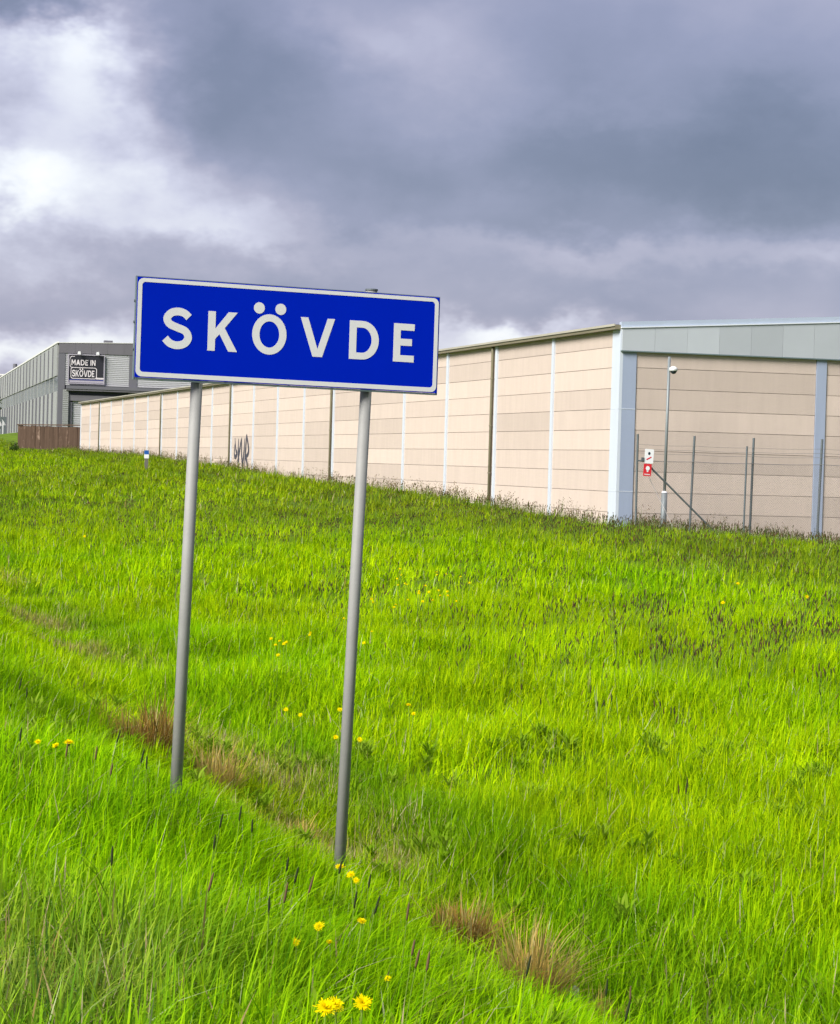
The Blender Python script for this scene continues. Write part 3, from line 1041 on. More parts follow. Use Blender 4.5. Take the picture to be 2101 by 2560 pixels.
MD = 65.6
m_top, m_bot = at(1674, 892, MD), at(1658, 1330, MD)
mg = gz(m_bot.x, m_bot.y)
mast = empty('camera_mast', (m_bot.x, m_bot.y, mg))
mo = Vector(mast.location)
tag(mast, 'slim pale mast with a white dome camera near its top, behind the fence', 'camera mast')
dirn = (m_top - m_bot).normalized()
on = lambda z: m_bot + dirn * ((z - m_bot.z) / dirn.z) - mo
zj = at(1663, 1232, MD).z
build('pole', MB().tube([on(zj - 0.1), on(m_top.z)], 0.042, 12), 'mast', mast, smooth=True)
build('base_sleeve', MB().tube([on(mg - 0.3), on(zj)], 0.085, 14), 'mast', mast, smooth=True)
build('collar', MB().tube([on(zj + 0.001), on(zj + 0.05)], [0.088, 0.05], 14), 'plastic_white', mast)
cz = at(1672, 925, MD).z
dome = build('camera_housing', MB().tube([on(cz + 0.10) + Vector((0.12, -0.06, 0)), on(cz + 0.06) + Vector((0.12, -0.06, 0)), on(cz - 0.03) + Vector((0.12, -0.06, 0))], [0.05, 0.115, 0.12], 16), 'plastic_white', mast, smooth=True)
pts, rs = [], []
for k in range(6):
    an = math.pi / 2 * k / 5
    pts.append(on(cz - 0.031) + Vector((0.125, -0.065, -0.085 * math.sin(an))))
    rs.append(max(0.09 * math.cos(an), 0.004))
build('lens_dome', MB().tube(pts, rs, 14), 'plastic_dark', dome, smooth=True)
build('camera_arm', MB().tube([on(cz + 0.05), on(cz + 0.06) + Vector((0.12, -0.05, 0))], 0.025, 8), 'plastic_white', mast)

# marker post on the bank
P_, d_ = hit(366, 1176, 0.0, 60, 190)
mk = empty('marker_post', tuple(P_), PHI)
tag(mk, 'short dark marker post with blue and white top out on the bank', 'marker post')
sc_ = d_ / F_PX
wv_, ht = 10.5 * sc_, 50 * sc_
build('shaft', MB().box(-wv_ * .42, wv_ * .42, -wv_ * .25, wv_ * .25, -0.2, ht - 20 * sc_), 'post_brown', mk)
build('white_band', MB().box(-wv_ * .5, wv_ * .5, -wv_ * .32, wv_ * .32, ht - 20 * sc_ + .001, ht - 10 * sc_), 'plastic_white', mk)
build('blue_cap', MB().box(-wv_ * .5, wv_ * .5, -wv_ * .32, wv_ * .32, ht - 10 * sc_ + .001, ht), 'post_blue', mk)


# ------------------------------------------------------------------ blades
def blade(mb, x, y, az_, h, wdt, lean, curve, r, kind=0.0, seg=3, z0=0.0):
    """one tapering, bending grass blade"""
    dx_, dy_ = math.cos(az_), math.sin(az_)
    px_, py_ = -dy_, dx_
    i = len(mb.v)
    for k in range(seg + 1):
        u = k / seg
        off = lean * u * h + curve * u * u * h
        zz = z0 + h * u * (1 - 0.35 * min(curve, 1.2) * u * u)
        cx_, cy_ = x + dx_ * off, y + dy_ * off
        if k == seg:
            mb.v.append((cx_, cy_, zz))
            mb.a.append((r, kind, u))
        else:
            w2 = wdt / 2 * (1.0 if u < 0.5 else 1.0 - (u - 0.5) * 0.9)
            mb.v += [(cx_ - px_ * w2, cy_ - py_ * w2, zz), (cx_ + px_ * w2, cy_ + py_ * w2, zz)]
            mb.a += [(r, kind, u)] * 2
    for k in range(seg - 1):
        mb.f.append((i + 2 * k, i + 2 * k + 1, i + 2 * k + 3, i + 2 * k + 2))
    e = i + 2 * (seg - 1)
    mb.f.append((e, e + 1, e + 2))


def spike(mb, p0_, p1_, rad, r, kind=1.0, n=5):
    """slim seed head, thick in the middle"""
    i = len(mb.v)
    us = (0.0, 0.25, 0.7, 1.0)
    p0_, p1_ = Vector(p0_), Vector(p1_)
    for u, k in zip(us, (0.35, 1.0, 0.9, 0.15)):
        c_ = p0_.lerp(p1_, u)
        for q_ in range(n):
            th = 2 * math.pi * q_ / n
            mb.v.append((c_.x + rad * k * math.cos(th), c_.y + rad * k * math.sin(th), c_.z))
            mb.a.append((r, kind, 1.0))
    for k in range(3):
        for q_ in range(n):
            j = (q_ + 1) % n
            mb.f.append((i + k * n + q_, i + k * n + j, i + (k + 1) * n + j, i + (k + 1) * n + q_))


def R(a, c):
    return random.uniform(a, c)


def foxtail(mb, x, y, h, lean_az, lean, hl, hr, r, stemw=0.0025):
    dx_, dy_ = math.cos(lean_az) * lean, math.sin(lean_az) * lean
    top = h - hl
    pts = [(x + dx_ * u * h * u, y + dy_ * u * h * u, u * h) for u in (0, 0.5, top / h)]
    i = len(mb.v)
    for p_ in pts:
        mb.v += [(p_[0] - stemw, p_[1], p_[2]), (p_[0] + stemw * 0.6, p_[1] + stemw, p_[2])]
        mb.a += [(0.5, 0.0, 0.5)] * 2
    mb.f += [(i, i + 1, i + 3, i + 2), (i + 2, i + 3, i + 5, i + 4)]
    spike(mb, pts[2], (x + dx_ * h, y + dy_ * h, h), hr, r)


HALF = math.tan(math.radians(14.0))
# withered tussocks: pixel of the middle, width in pixels, height, blades, material, label
TUSSOCKS = [
    (1155, 2345, 215, 0.46, 2200, 'dry_red', 'broad reddish brown withered tussock in the ditch right of the sign'),
    (1330, 2480, 160, 0.48, 1300, 'dry', 'tall straw-coloured tussock with upright stems in the ditch'),
    (1505, 2520, 110, 0.22, 600, 'dry', 'low matted mound of pale dead grass with dark foxtails before it'),
    (335, 1850, 250, 0.46, 2200, 'dry_red', 'brown withered tussock just left of the left sign post'),
    (520, 1950, 190, 0.40, 1500, 'dry', 'bleached straw tussock between the two sign posts, closest to the left post'),
    (262, 1790, 110, 0.32, 220, 'dry_red', 'thin orange-brown withered clump farthest along the ditch'),
    (735, 2075, 140, 0.24, 500, 'dry', 'flattened dull straw clump beside the right sign post'),
]
TUS = []
for t_ in TUSSOCKS:
    p_, d = hit(t_[0], t_[1], 0.12)
    TUS.append((p_.x, p_.y, t_[2] * d / F_PX / 2))


def wedge(d0, d1, dens):
    """random points on the ground ahead, evenly spread over the area, gathered into small tufts"""
    area = HALF * (d1 * d1 - d0 * d0) + 2 * 1.2 * (d1 - d0)
    n = int(area * dens)
    nt = max(1, n // 9)
    d = np.sqrt(rng.uniform(d0 * d0, d1 * d1, nt))
    x = rng.uniform(-1, 1, nt) * (HALF * d + 1.2)
    k_ = rng.integers(0, nt, n)
    sp = 0.028 + 0.0016 * d0
    x, d = x[k_] + rng.normal(0, sp, n), d[k_] + rng.normal(0, sp * 1.3, n)
    s, v = to_sv(x, d)
    ok = (v > -1.3) & ~((v > CV - 0.12) & (s > CS - 0.12) & (v < CV + WID) & (s < CS + 127)) & (s < 214) & (v < CV + 16)
    ok &= ~((s > 192) & (v > CV - 4.0))
    for tx, ty, tr_ in TUS:
        ok &= ((x - tx) ** 2 + (np.where(d < ty, 0.45, 1.0) * (d - ty)) ** 2 > (tr_ * 0.58) ** 2)
    return x[ok], d[ok], k_[ok]


LIME, FRESH, DEEP, OLIVE, STRAW = (np.array(c_) for c_ in ((0.318, 0.490, 0.003), (0.228, 0.448, 0.003), (0.120, 0.290, 0.004), (0.225, 0.290, 0.012), (0.43, 0.32, 0.09)))


def lerp(a, c, f):
    f = np.asarray(f)[:, None]
    return a * (1 - f) + c * f


def tints(x, y):
    s, v = to_sv(x, y)
    n1, n2, n3 = vnoise(x * .35, y * .16, 4, 1), vnoise(x * 1.4, y * .6, 3, 2), vnoise(x * .12, y * .05, 3, 3)
    c_ = lerp(LIME[None, :], FRESH[None, :], np.clip((n1 - 0.40) * 2.6, 0, 1))
    sh = sstep((2.7 - v) / 0.9)                                   # road shoulder: deeper green
    c_ = lerp(c_, lerp(FRESH[None, :] * np.ones((len(x), 1)), DEEP[None, :], np.clip((n2 - 0.46) * 3.0, 0, 0.8)), sh * 0.8)
    c_ = lerp(c_, OLIVE[None, :], np.clip((n3 - 0.48) * 2.2, 0, 0.45) * (1 - sh))
    ditch = np.exp(-((v - 3.5) / 0.6) ** 2) * np.clip((vnoise(s * .6, v, 3, 5) - 0.47) * 3.2, 0, 0.6)
    c_ = lerp(c_, STRAW[None, :] * 0.7, np.clip(ditch, 0, 0.55))
    top = np.maximum(sstep((v - 14.5) / 5.0), 0.6 * sstep((s - 45) / 25)) * (0.45 + 0.55 * np.clip((n1 - 0.3) * 3, 0, 1))
    c_ = lerp(c_, np.array([[0.140, 0.195, 0.012]]), np.clip(top * 0.85, 0, 0.80))
    grey = np.exp(-((x + 1.15) / 0.42) ** 2 - ((y - 6.6) / 0.8) ** 2)      # greyer, half-dry patch on the shoulder
    c_ = lerp(c_, np.array([[0.21, 0.22, 0.07]]), np.clip(grey * 1.1, 0, 0.5) * np.clip(n2 * 1.6, 0, 1))
    hollow = np.exp(-((v - 4.3) / 0.6) ** 2) * np.clip((vnoise(s * .45, v * .6, 3, 12) - 0.40) * 3.2, 0, 0.8)
    c_ = lerp(c_, DEEP[None, :], hollow)
    clump = vnoise(x * 1.1, y * .55, 3, 14)
    c_ = c_ * (0.76 + 0.54 * clump)[:, None]
    return c_, ditch, grey


class Bulk:
    """many blades gathered in numpy arrays, linked as one mesh"""
    def __init__(self):
        self.v, self.q, self.t, self.c, self.n = [], [], [], [], 0

    def blades(self, x, y, z, az_, h, wdt, lean, curve, col, seg):
        n = len(x)
        dx_, dy_ = np.cos(az_), np.sin(az_)
        rows = []
        for k in range(seg + 1):
            u = k / seg
            off = lean * u * h + curve * u * u * h
            zz = z + h * u * (1 - 0.35 * np.minimum(curve, 1.2) * u * u)
            cx_, cy_ = x + dx_ * off, y + dy_ * off
            if k == seg:
                rows.append(np.stack([cx_, cy_, zz], 1)[:, None])
            else:
                w2 = wdt / 2 * (1.0 if u < 0.5 else 1.0 - (u - 0.5) * 0.9)
                rows.append(np.stack([np.stack([cx_ + dy_ * w2, cy_ - dx_ * w2, zz], 1), np.stack([cx_ - dy_ * w2, cy_ + dx_ * w2, zz], 1)], 1))
        V3 = np.concatenate(rows, 1)
        m_ = V3.shape[1]
        st = self.n + np.arange(n)[:, None] * m_
        for k in range(seg - 1):
            self.q.append(st + np.array([[2 * k, 2 * k + 1, 2 * k + 3, 2 * k + 2]]))
        e = 2 * (seg - 1)
        self.t.append(st + np.array([[e, e + 1, e + 2]]))
        self.v.append(V3.reshape(-1, 3))
        self.c.append(np.repeat(col, m_, 0))
        self.n += n * m_

    def stamp(self, mb, x, y, z, rz_, sc_, tilt, az_, col_of):
        """copies of a small template mesh, turned, scaled and leaning"""
        tv = np.array(mb.v)
        n, m_ = len(x), len(tv)
        ca, sa_ = np.cos(rz_)[:, None], np.sin(rz_)[:, None]
        X_ = (tv[None, :, 0] * ca - tv[None, :, 1] * sa_) * sc_[:, None]
        Y_ = (tv[None, :, 0] * sa_ + tv[None, :, 1] * ca) * sc_[:, None]
        Z_ = tv[None, :, 2] * sc_[:, None]
        X_, Y_ = X_ + Z_ * (np.cos(az_) * tilt)[:, None], Y_ + Z_ * (np.sin(az_) * tilt)[:, None]
        self.v.append(np.stack([X_ + x[:, None], Y_ + y[:, None], Z_ + z[:, None]], 2).reshape(-1, 3))
        qa = np.array([f for f in mb.f if len(f) == 4]).reshape(-1, 4)
        ta = np.array([f for f in mb.f if len(f) == 3]).reshape(-1, 3)
        st = self.n + np.arange(n) * m_
        if len(qa):
            self.q.append((st[:, None, None] + qa[None]).reshape(-1, 4))
        if len(ta):
            self.t.append((st[:, None, None] + ta[None]).reshape(-1, 3))
        self.c.append(col_of(n, np.array(mb.a)))
        self.n += n * m_

    def link(self, name, material, label, cat):
        V3, C3 = np.concatenate(self.v), np.concatenate(self.c)
        q_ = np.concatenate(self.q) if self.q else np.zeros((0, 4), int)
        t_ = np.concatenate(self.t) if self.t else np.zeros((0, 3), int)
        me_ = bpy.data.meshes.new(name)
        me_.vertices.add(len(V3))
        me_.vertices.foreach_set('co', V3.astype(np.float32).ravel())
        me_.loops.add(4 * len(q_) + 3 * len(t_))
        me_.loops.foreach_set('vertex_index', np.concatenate([q_.ravel(), t_.ravel()]).astype(np.int32))
        me_.polygons.add(len(q_) + len(t_))
        me_.polygons.foreach_set('loop_start', np.concatenate([np.arange(len(q_)) * 4, 4 * len(q_) + np.arange(len(t_)) * 3]).astype(np.int32))
        a_ = me_.attributes.new('tint', 'FLOAT_COLOR', 'POINT')
        a_.data.foreach_set('color', np.concatenate([C3, np.ones((len(C3), 1))], 1).astype(np.float32).ravel())
        me_.materials.append(M[material])
        me_.update(calc_edges=True)
        o = link(name, me_)
        print(name, 'triangles', 2 * len(q_) + len(t_))
        return tag(o, label, cat, kind='stuff')


G = Bulk()
for d0, d1, dens, seg, h0, h1, w0, w1 in ((4.6, 10, 3000, 4, .15, .34, .0045, .0075), (10, 18, 1900, 3, .15, .34, .005, .008), (18, 36, 720, 2, .15, .33, .0075, .012),
                                          (36, 75, 170, 2, .15, .34, .014, .022), (75, 215, 34, 2, .18, .38, .030, .048)):
    x, y, k_ = wedge(d0, d1, dens)
    n = len(x)
    col, ditch, grey = tints(x, y)
    s_, v_ = to_sv(x, y)
    hs = 0.58 + 0.84 * vnoise(x * 1.1, y * .6, 3, 8)
    hs *= 1 - 0.35 * ditch
    hs *= 1 - 0.30 * np.exp(-((v_ - 2.6) / 0.8) ** 2)
    h = rng.uniform(h0, h1, n) * hs
    tall = rng.random(n) < 0.04
    h = np.where(tall, h * 1.35, h)
    r_ = rng.random(n)
    # blades of one tuft lean roughly together, and the wind pushes to the right
    taz = rng.uniform(0, 6.283, k_.max() + 1)[k_]
    az_ = np.where(rng.random(n) < 0.45, rng.uniform(0, 6.283, n), taz + rng.normal(0, .8, n))
    az_ = np.where(rng.random(n) < 0.30, rng.normal(0.1, 0.5, n), az_)
    lean = rng.uniform(0, .42, n)
    curve = rng.uniform(0, 1, n) ** 2.2 * 1.1
    b_ = 0.72 + 0.62 * r_
    cc = col * np.stack([b_ * (0.80 + 0.40 * r_), b_, b_], 1)
    deep = rng.random(n) < 0.10
    cc = np.where(deep[:, None], cc * np.array([[0.45, 0.55, 0.9]]), cc)
    strw = rng.random(n) < 0.015 + 0.55 * ditch + 0.12 * grey
    cc = np.where(strw[:, None], lerp(STRAW[None, :] * .65, np.array([[0.52, 0.44, 0.27]]), rng.random(n)), cc)
    pale = rng.random(n) < 0.012
    cc = np.where(pale[:, None], np.array([[0.42, 0.48, 0.22]]), cc)
    G.blades(x, y, ground_z(x, y) - 0.01, az_, h, rng.uniform(w0, w1, n), lean, curve, cc, seg)
random.seed(77)
for k in range(5):                                                  # broad-leaved rosettes among the blades
    mb = MB()
    for q_ in range(8):
        blade(mb, 0, 0, q_ * .785 + R(-.3, .3), R(.06, .13), R(.010, .018), R(.2, .6), R(.2, .7), random.random(), 0.0, 4)
    x, y, k_ = wedge(5, 20, 5.0)
    n = len(x)
    G.stamp(mb, x, y, ground_z(x, y) + rng.uniform(.02, .16, n), rng.uniform(0, 6.28, n), rng.uniform(.6, 1.2, n), np.zeros(n), np.zeros(n),
            (lambda n, a_: np.repeat(lerp(np.array([[0.14, 0.28, 0.006]]), np.array([[0.25, 0.37, 0.03]]), rng.random(n)), len(a_), 0)))
grass = G.link('grass', 'grass', 'tall green meadow grass covering the bank and the road shoulder', 'grass')

# foxtail stalks by the thousand out on the bank, weeds with open tops along the wall foot
random.seed(5)
HEAD0, HEAD1 = np.array([0.062, 0.075, 0.030]), np.array([0.18, 0.10, 0.05])


def head_cols(stem_col):
    def f(n, a_):
        m_ = len(a_)
        r_ = np.repeat(rng.random(n) ** 2, m_)
        kind = np.tile(a_[:, 1], n)
        hc = lerp(HEAD0[None, :], HEAD1[None, :], r_)
        sc_ = np.array(stem_col)[None, :] * np.ones((n * m_, 1))
        st_ = np.array([[0.30, 0.24, 0.13]]) * np.ones((n * m_, 1))
        return np.where((kind == 1)[:, None], hc, np.where((kind == 2)[:, None], st_, sc_))
    return f


F = Bulk()
for d0, d1, dens, wide in ((9, 20, 14, 1.15), (20, 40, 30, 1.3), (40, 80, 17, 1.7), (80, 215, 2.0, 2.4)):
    x, y, k_ = wedge(d0, d1, dens)
    s, v = to_sv(x, y)
    pr = sstep((v - 4.5) / 8.0) * np.clip((vnoise(x * .3, y * .12, 3, 9) - 0.30) * 2.6, 0.05, 1)
    pr = np.maximum(pr, np.maximum(0.95 * sstep((v - 15) / 4), 0.45 * sstep((s - 45) / 25)))
    keep = rng.random(len(x)) < pr
    x, y = x[keep], y[keep]
    part = rng.integers(0, 4, len(x))
    for k in range(4):
        mb = MB()
        foxtail(mb, 0, 0, R(0.36, 0.50), R(0, 6.28), R(0, .22), R(0.05, 0.075), R(0.0042, 0.0055) * wide, .5, 0.0018 * wide)
        xx, yy = x[part == k], y[part == k]
        n = len(xx)
        F.stamp(mb, xx, yy, ground_z(xx, yy), rng.uniform(0, 6.283, n), rng.uniform(.85, 1.2, n), np.abs(rng.normal(0, .12, n)), rng.uniform(-1.2, 1.2, n), head_cols((0.15, 0.24, 0.04)))
s = np.concatenate([rng.uniform(CS - 0.5, CS + 126, 460), np.full(170, CS - 0.7) + rng.uniform(-1.3, 0.3, 170)])
v = np.concatenate([np.full(460, CV - 0.45) + rng.uniform(-0.6, 0.25, 460), CV + rng.uniform(0, 12, 170)])
x, y = from_sv(s, v)
part = rng.integers(0, 5, len(x))
for k in range(5):
    mb = MB()
    for _ in range(7):
        x_, y_, h, a_, le = R(-.35, .35), R(-.12, .12), R(.45, 1.0), R(0, 6.28), R(0, .25)
        blade(mb, x_, y_, a_, h, 0.010, le, 0.1, R(.2, .6), 2.0 if random.random() < .6 else 0.0, 3)
        tx, ty, tz = mb.v[-1]
        for j in range(6):
            u = R(.55, 1)
            qx, qy, qz = x_ + (tx - x_) * u + R(-.07, .07), y_ + (ty - y_) * u + R(-.03, .03), tz * u
            spike(mb, (qx, qy, qz), (qx + R(-.02, .02), qy, qz + .04), R(.006, .013), R(.3, 1), 1.0 if random.random() < .6 else 2.0, 4)
    for _ in range(10):
        blade(mb, R(-.3, .3), R(-.1, .1), R(0, 6.28), R(.2, .45), .02, .4, .4, random.random(), 0.0, 2)
    xx, yy = x[part == k], y[part == k]
    n = len(xx)
    F.stamp(mb, xx, yy, ground_z(xx, yy), rng.uniform(0, 6.283, n), rng.uniform(.35, .9, n), np.abs(rng.normal(0, .06, n)), rng.uniform(0, 6.28, n), head_cols((0.14, 0.20, 0.04)))
F.link('meadow_stalks', 'grass', 'dark foxtail heads and thin weeds standing in the meadow and along the wall foot', 'meadow stalks')


# ------------------------------------------------------------------ dry tussocks
random.seed(31)
for (px, py, wpx, h, n, material, label), (tx, ty, rad) in zip(TUSSOCKS, TUS):
    mb = MB()
    cen = [(R(-.45, .45) * rad, R(-.45, .45) * rad, R(.55, 1.05)) for _ in range(6)]      # several crowns grown into one
    for _ in range(int(n * 0.75)):
        cx_, cy_, hk = random.choice(cen)
        rr_, th = rad * 0.28 * math.sqrt(random.random()), R(0, 6.283)
        le = R(0.0, 0.55) * (0.3 + 0.9 * rr_ / (rad * 0.28))
        hh = h * hk * (R(.3, .8) if random.random() < .7 else R(.8, 1.15))
        blade(mb, cx_ + rr_ * math.cos(th), cy_ + rr_ * math.sin(th), th + R(-1.4, 1.4), hh, R(.003, .007), le, R(0, 1.0) ** 2 * 0.9, random.random(), 2.0 if random.random() < (.18 if material == 'dry_red' else .4) else 0.0, 4)
    o = build('dry_grass_tussock', mb, material, loc=(tx, ty, gz(tx, ty) - 0.01))
    tag(o, label, 'grass tussock', 'withered tussocks in the ditch')


# ------------------------------------------------------------------ dandelions
def petals(mb, r0, n, ln, wd, tilt, z):
    for k in range(n):
        a_ = 2 * math.pi * (k + R(-.3, .3)) / n
        l_ = ln * R(.68, 1.15)
        ca, sa_ = math.cos(a_), math.sin(a_)
        for u0, u1 in ((0, .55), (.55, 1)):
            q_ = []
            for u, sgn_ in ((u0, -1), (u0, 1), (u1, 1), (u1, -1)):
                rr_ = r0 + l_ * u * math.cos(tilt)
                w2 = wd / 2 * (1 - .25 * u) * sgn_
                q_.append((ca * rr_ - sa_ * w2, sa_ * rr_ + ca * w2, z + l_ * u * math.sin(tilt)))
            mb.quad(*q_)


def dandelion(px, py, size, h, label, group, tilt=0.3, d_min=4.0):
    near = d_min < 10
    h, size = (h - 0.01, size * 0.92) if near else (h + 0.08, size * 1.10)
    p_, d = hit(px, py, h, d_min)
    base = Vector((p_.x + R(-.03, .03), p_.y + 0.02, gz(p_.x, p_.y)))
    root = empty('dandelion', tuple(base))
    tag(root, label, 'dandelion', group)
    top = p_ - base
    build('stem', MB().tube([(0, 0, -0.02), (top.x * .3, top.y * .3, top.z * .55), tuple(top)], 0.0027, 6), 'stem', root, smooth=True)
    mb = MB()
    r_ = size / 2
    petals(mb, r_ * .10, 26, r_ * .95, r_ * .14, 0.12, 0.0)
    petals(mb, r_ * .06, 30, r_ * .80, r_ * .13, 0.42, r_ * .03)
    petals(mb, r_ * .04, 24, r_ * .60, r_ * .12, 0.80, r_ * .05)
    petals(mb, r_ * .02, 16, r_ * .45, r_ * .11, 1.15, r_ * .06)
    hd = build('flower_head', mb, 'petal', root, loc=tuple(top), rot=(tilt + R(-.15, .25), R(-.3, .3), R(-.4, .4)))
    build('bud_base', MB().tube([(0, 0, -r_ * .55), (0, 0, -r_ * .25), (0, 0, 0.0)], [r_ * .16, r_ * .38, r_ * .30], 8), 'sepal', hd, smooth=True)
    return root


random.seed(44)
g1 = 'dandelions in the foreground grass'
dandelion(850, 2168, 0.050, 0.36, 'dandelion right at the foot of the right sign post', g1, 0.15)
dandelion(878, 2187, 0.042, 0.36, 'upper of two touching dandelions just right of the right post foot', g1, 0.6)
dandelion(891, 2201, 0.034, 0.35, 'lower, smaller of two touching dandelions by the right post foot', g1, 0.6)
dandelion(798, 2316, 0.042, 0.34, 'open dandelion on a tall pale stem downhill of the right post', g1, 0.6)
dandelion(739, 2355, 0.034, 0.30, 'small half-open dandelion leftmost of the row below the posts', g1, 0.7)
dandelion(824, 2356, 0.028, 0.30, 'tiny dandelion low in the grass under the tall-stemmed one', g1, 0.3)
dandelion(905, 2304, 0.040, 0.36, 'flat-topped dandelion seen edge-on below the right post foot', g1, 0.1)
dandelion(970, 2446, 0.026, 0.28, 'tiny dandelion alone left of the straw tussock', g1, 0.5)
dandelion(815, 2520, 0.062, 0.34, 'largest dandelion, a wide ragged bloom beside a round one', g1, 0.5)
dandelion(838, 2512, 0.048, 0.345, 'dandelion bloom overlapping the largest ragged one', g1, 0.6)
dandelion(907, 2508, 0.052, 0.36, 'round dandelion on a thick stem beside the largest ragged bloom', g1, 0.7)
dandelion(95, 1855, 0.036, 0.34, 'single dandelion on the road shoulder left of a close pair', g1, 0.5)
dandelion(140, 1864, 0.040, 0.34, 'smaller of the pair of dandelions on the road shoulder', g1, 0.3)
dandelion(172, 1857, 0.056, 0.36, 'larger of the pair of dandelions on the road shoulder', g1, 0.2)
far = [(752, 423), (510, 526), (506, 541), (226, 570), (287, 586), (337, 595), (320, 606), (260, 614), (277, 688), (955, 518), (898, 600), (952, 282), (962, 305), (1158, 64), (1168, 110), (1137, 135), (1195, 170), (1205, 178), (1143, 181),
       (1217, 288), (1127, 323), (1115, 342), (1343, 185), (1295, 226), (1294, 242), (1323, 300), (1392, 290), (1423, 88), (1426, 107), (1492, 102), (1597, 121), (1437, 220), (1450, 257), (1500, 228), (1504, 257), (1565, 297), (1220, 1048), (1257, 1112),
       (438, 1120), (724, 1082), (693, 1283), (866, 1299), (333, 1082), (1662, 165), (1368, 232)]
far = [(600 + a_ / 2.893, 1400 + c_ / 2.893) for a_, c_ in far]
for px, py in far:
    if py > 1700:
        lb = 'bright dandelion low on the bank, level with the lower half of the posts'
    elif px > 900:
        lb = 'small yellow dandelion in the loose cluster on the bank right of the right post'
    else:
        lb = 'small yellow dandelion scattered on the bank between the posts'
    dandelion(px, py, R(.030, .042), 0.42, lb, 'dandelions out on the bank: ' + ('lower' if py > 1700 else 'right' if px > 900 else 'between posts'), R(.3, .9), 14)
for px, py in ((1845, 1459), (1808, 1507), (2018, 1492), (212, 1341)):
    dandelion(px, py, .055, 0.42, 'lone yellow dandelion far up the bank', 'dandelions far up the bank', .8, 20)


# ------------------------------------------------------------------ foxtails that stand clear in the foreground
def fox(px, py, brown, label, group, h=0.46, hl=0.062):
    p_, d = hit(px, py, h - hl * .5)
    root = empty('foxtail_stalk', (p_.x, p_.y, gz(p_.x, p_.y)))
    tag(root, label, 'foxtail', group)
    le, a_ = R(.0, .16), R(-.6, .6)
    pt = lambda z: (math.cos(a_) * le * (z * z / h), math.sin(a_) * le * (z * z / h), z)
    build('stem', MB().tube([pt(-.02), pt(h * .5), pt(h - hl)], 0.0016, 5), 'stem', root)
    ln = hl * R(.8, 1.15)
    us = [0, .15, .5, .85, 1]
    build('seed_head', MB().tube([pt(h - hl + ln * u) for u in us], [.0013, .0038, .0043, .0032, .001], 7), 'head_brown' if brown else 'head_dark', root, smooth=True)


random.seed(55)
f6 = [(125, 250, 0), (55, 213, 0), (80, 458, 0), (507, 465, 0), (295, 535, 1), (433, 545, 1), (503, 615, 1), (637, 563, 0), (705, 590, 0), (1015, 870, 0), (1130, 838, 0), (1210, 895, 0), (1008, 972, 0), (940, 1160, 1),
      (1352, 1072, 0), (1368, 1130, 0), (1328, 1217, 1), (1420, 1183, 1), (1590, 1088, 0), (1290, 1280, 0), (1670, 1250, 0), (530, 1040, 0)]
f7 = [(398, 480, 0), (382, 610, 0), (585, 635, 1), (588, 800, 1), (592, 850, 1), (665, 878, 1), (1138, 895, 0), (1555, 1000, 0), (1600, 1110, 0), (1690, 1030, 1)]
for px, py, br in [(a_ / 1.929, 1600 + c_ / 1.929, k) for a_, c_, k in f6] + [(700 + a_ / 1.929, 1950 + c_ / 1.929, k) for a_, c_, k in f7]:
    if px < 420:
        where, g_ = 'on the road shoulder left of the left sign post', 'shoulder'
    elif px < 760:
        where, g_ = 'in the grass between the feet of the two sign posts', 'between posts'
    elif px < 1100:
        where, g_ = 'among the dandelions near the right sign post', 'near right post'
    else:
        where, g_ = 'beside the straw tussocks in the ditch', 'tussocks'
    c_ = 'reddish brown' if br else 'near-black'
    fox(px, py, br, '%s foxtail head %s' % (c_, where), '%s foxtails: %s' % (c_, g_))

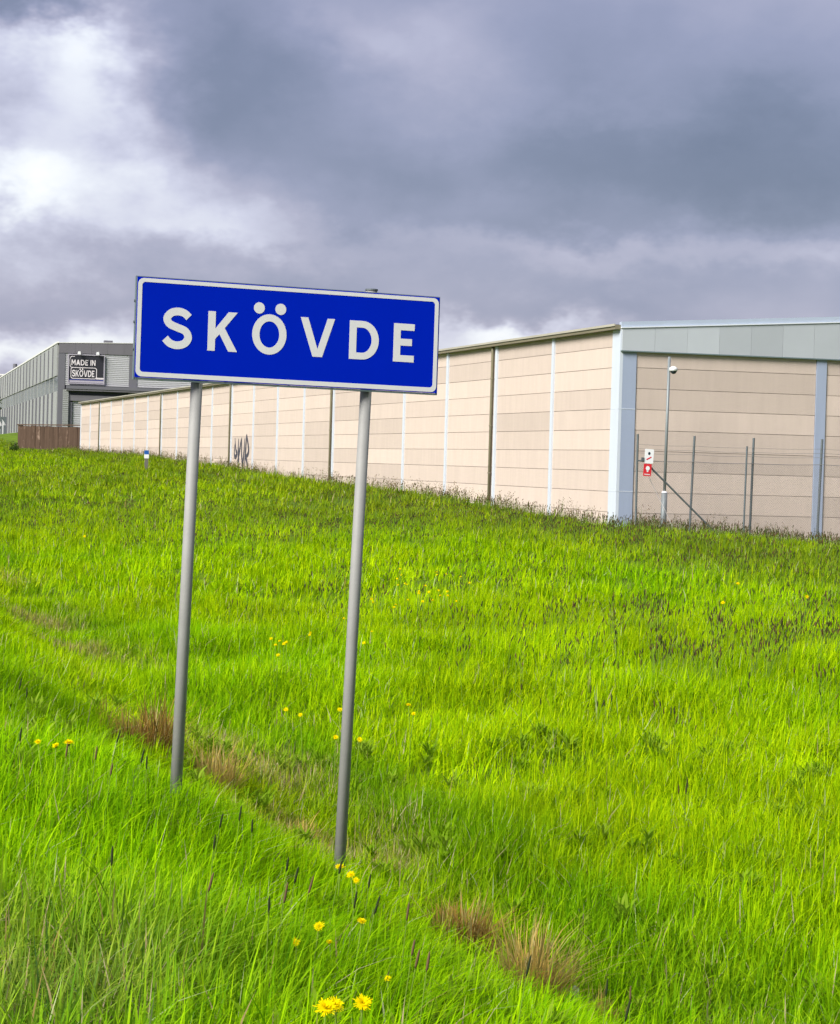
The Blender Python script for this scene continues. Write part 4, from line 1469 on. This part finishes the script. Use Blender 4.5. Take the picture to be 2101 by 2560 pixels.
# pale scrap caught in the ditch grass
p_, d = hit(1425, 2500, 0.10)
mb = MB()
for a_ in range(4):
    for c_ in range(4):
        q_ = []
        for u, vv in ((a_, c_), (a_ + 1, c_), (a_ + 1, c_ + 1), (a_, c_ + 1)):
            q_.append((u * .022 - .044, vv * .014 - .028, .02 * math.sin(u * 2.3 + vv * 1.7) + .012 * vv))
        mb.quad(*q_)
sc = build('scrap', mb, 'litter', loc=(p_.x, p_.y, p_.z))
tag(sc, 'small crumpled pale scrap caught in the grass by the straw tussock', 'litter')


# ------------------------------------------------------------------ shrub and tree by the factory
def leaf_cloud(n, rx, ry, rz_, size, cz):
    mb = MB()
    lobes = [(R(-.6, .6) * rx, R(-.6, .6) * ry, cz + R(-.5, .6) * rz_, R(.35, .6)) for _ in range(9)]
    for _ in range(n):
        lx, ly, lz, lr = random.choice(lobes)
        v_ = Vector((random.gauss(0, 1), random.gauss(0, 1), random.gauss(0, 1))).normalized() * (random.random() ** .4)
        c_ = Vector((lx + v_.x * rx * lr, ly + v_.y * ry * lr, lz + v_.z * rz_ * lr))
        u1 = Vector((R(-1, 1), R(-1, 1), R(-1, 1))).normalized() * size * R(.6, 1.2)
        u2 = u1.orthogonal().normalized() * size * .5
        r_ = random.random()
        mb.quad(c_ - u1, c_ + u2, c_ + u1, c_ - u2)
        mb.a += [(r_, 0, 0)] * 4
    return mb


random.seed(66)
p_ = at(36, 1096, 186)
sh = empty('shrub', (p_.x, p_.y, gz(p_.x, p_.y)))
tag(sh, 'low dark green shrub at the end of the rusty brown wall', 'shrub')
build('foliage', leaf_cloud(500, .45, .45, .45, .06, .45), 'leaf', sh)
build('stem', MB().tube([(0, 0, -.2), (.1, 0, .9)], [.05, .02], 6), 'bark', sh)
p_ = at(-42, 1100, 175)
tr = empty('tree', (p_.x, p_.y, gz(p_.x, p_.y)))
tag(tr, 'small leafy tree beside the long side of the grey factory', 'tree')
build('crown', leaf_cloud(2600, 1.5, 1.5, 1.9, .12, 3.6), 'leaf', tr)
tk = build('trunk', MB().tube([(0, 0, -.3), (.05, 0, 1.5), (.1, .1, 3.2)], [.12, .09, .04], 8), 'bark', tr)
for k in range(6):
    a_ = k * 1.05
    build('limb', MB().tube([(.05, 0, 1.6 + .2 * k), (.7 * math.cos(a_), .7 * math.sin(a_), 2.6 + .25 * k), (1.1 * math.cos(a_), 1.1 * math.sin(a_), 3.5 + .2 * k)], [.05, .035, .012], 6), 'bark', tk)
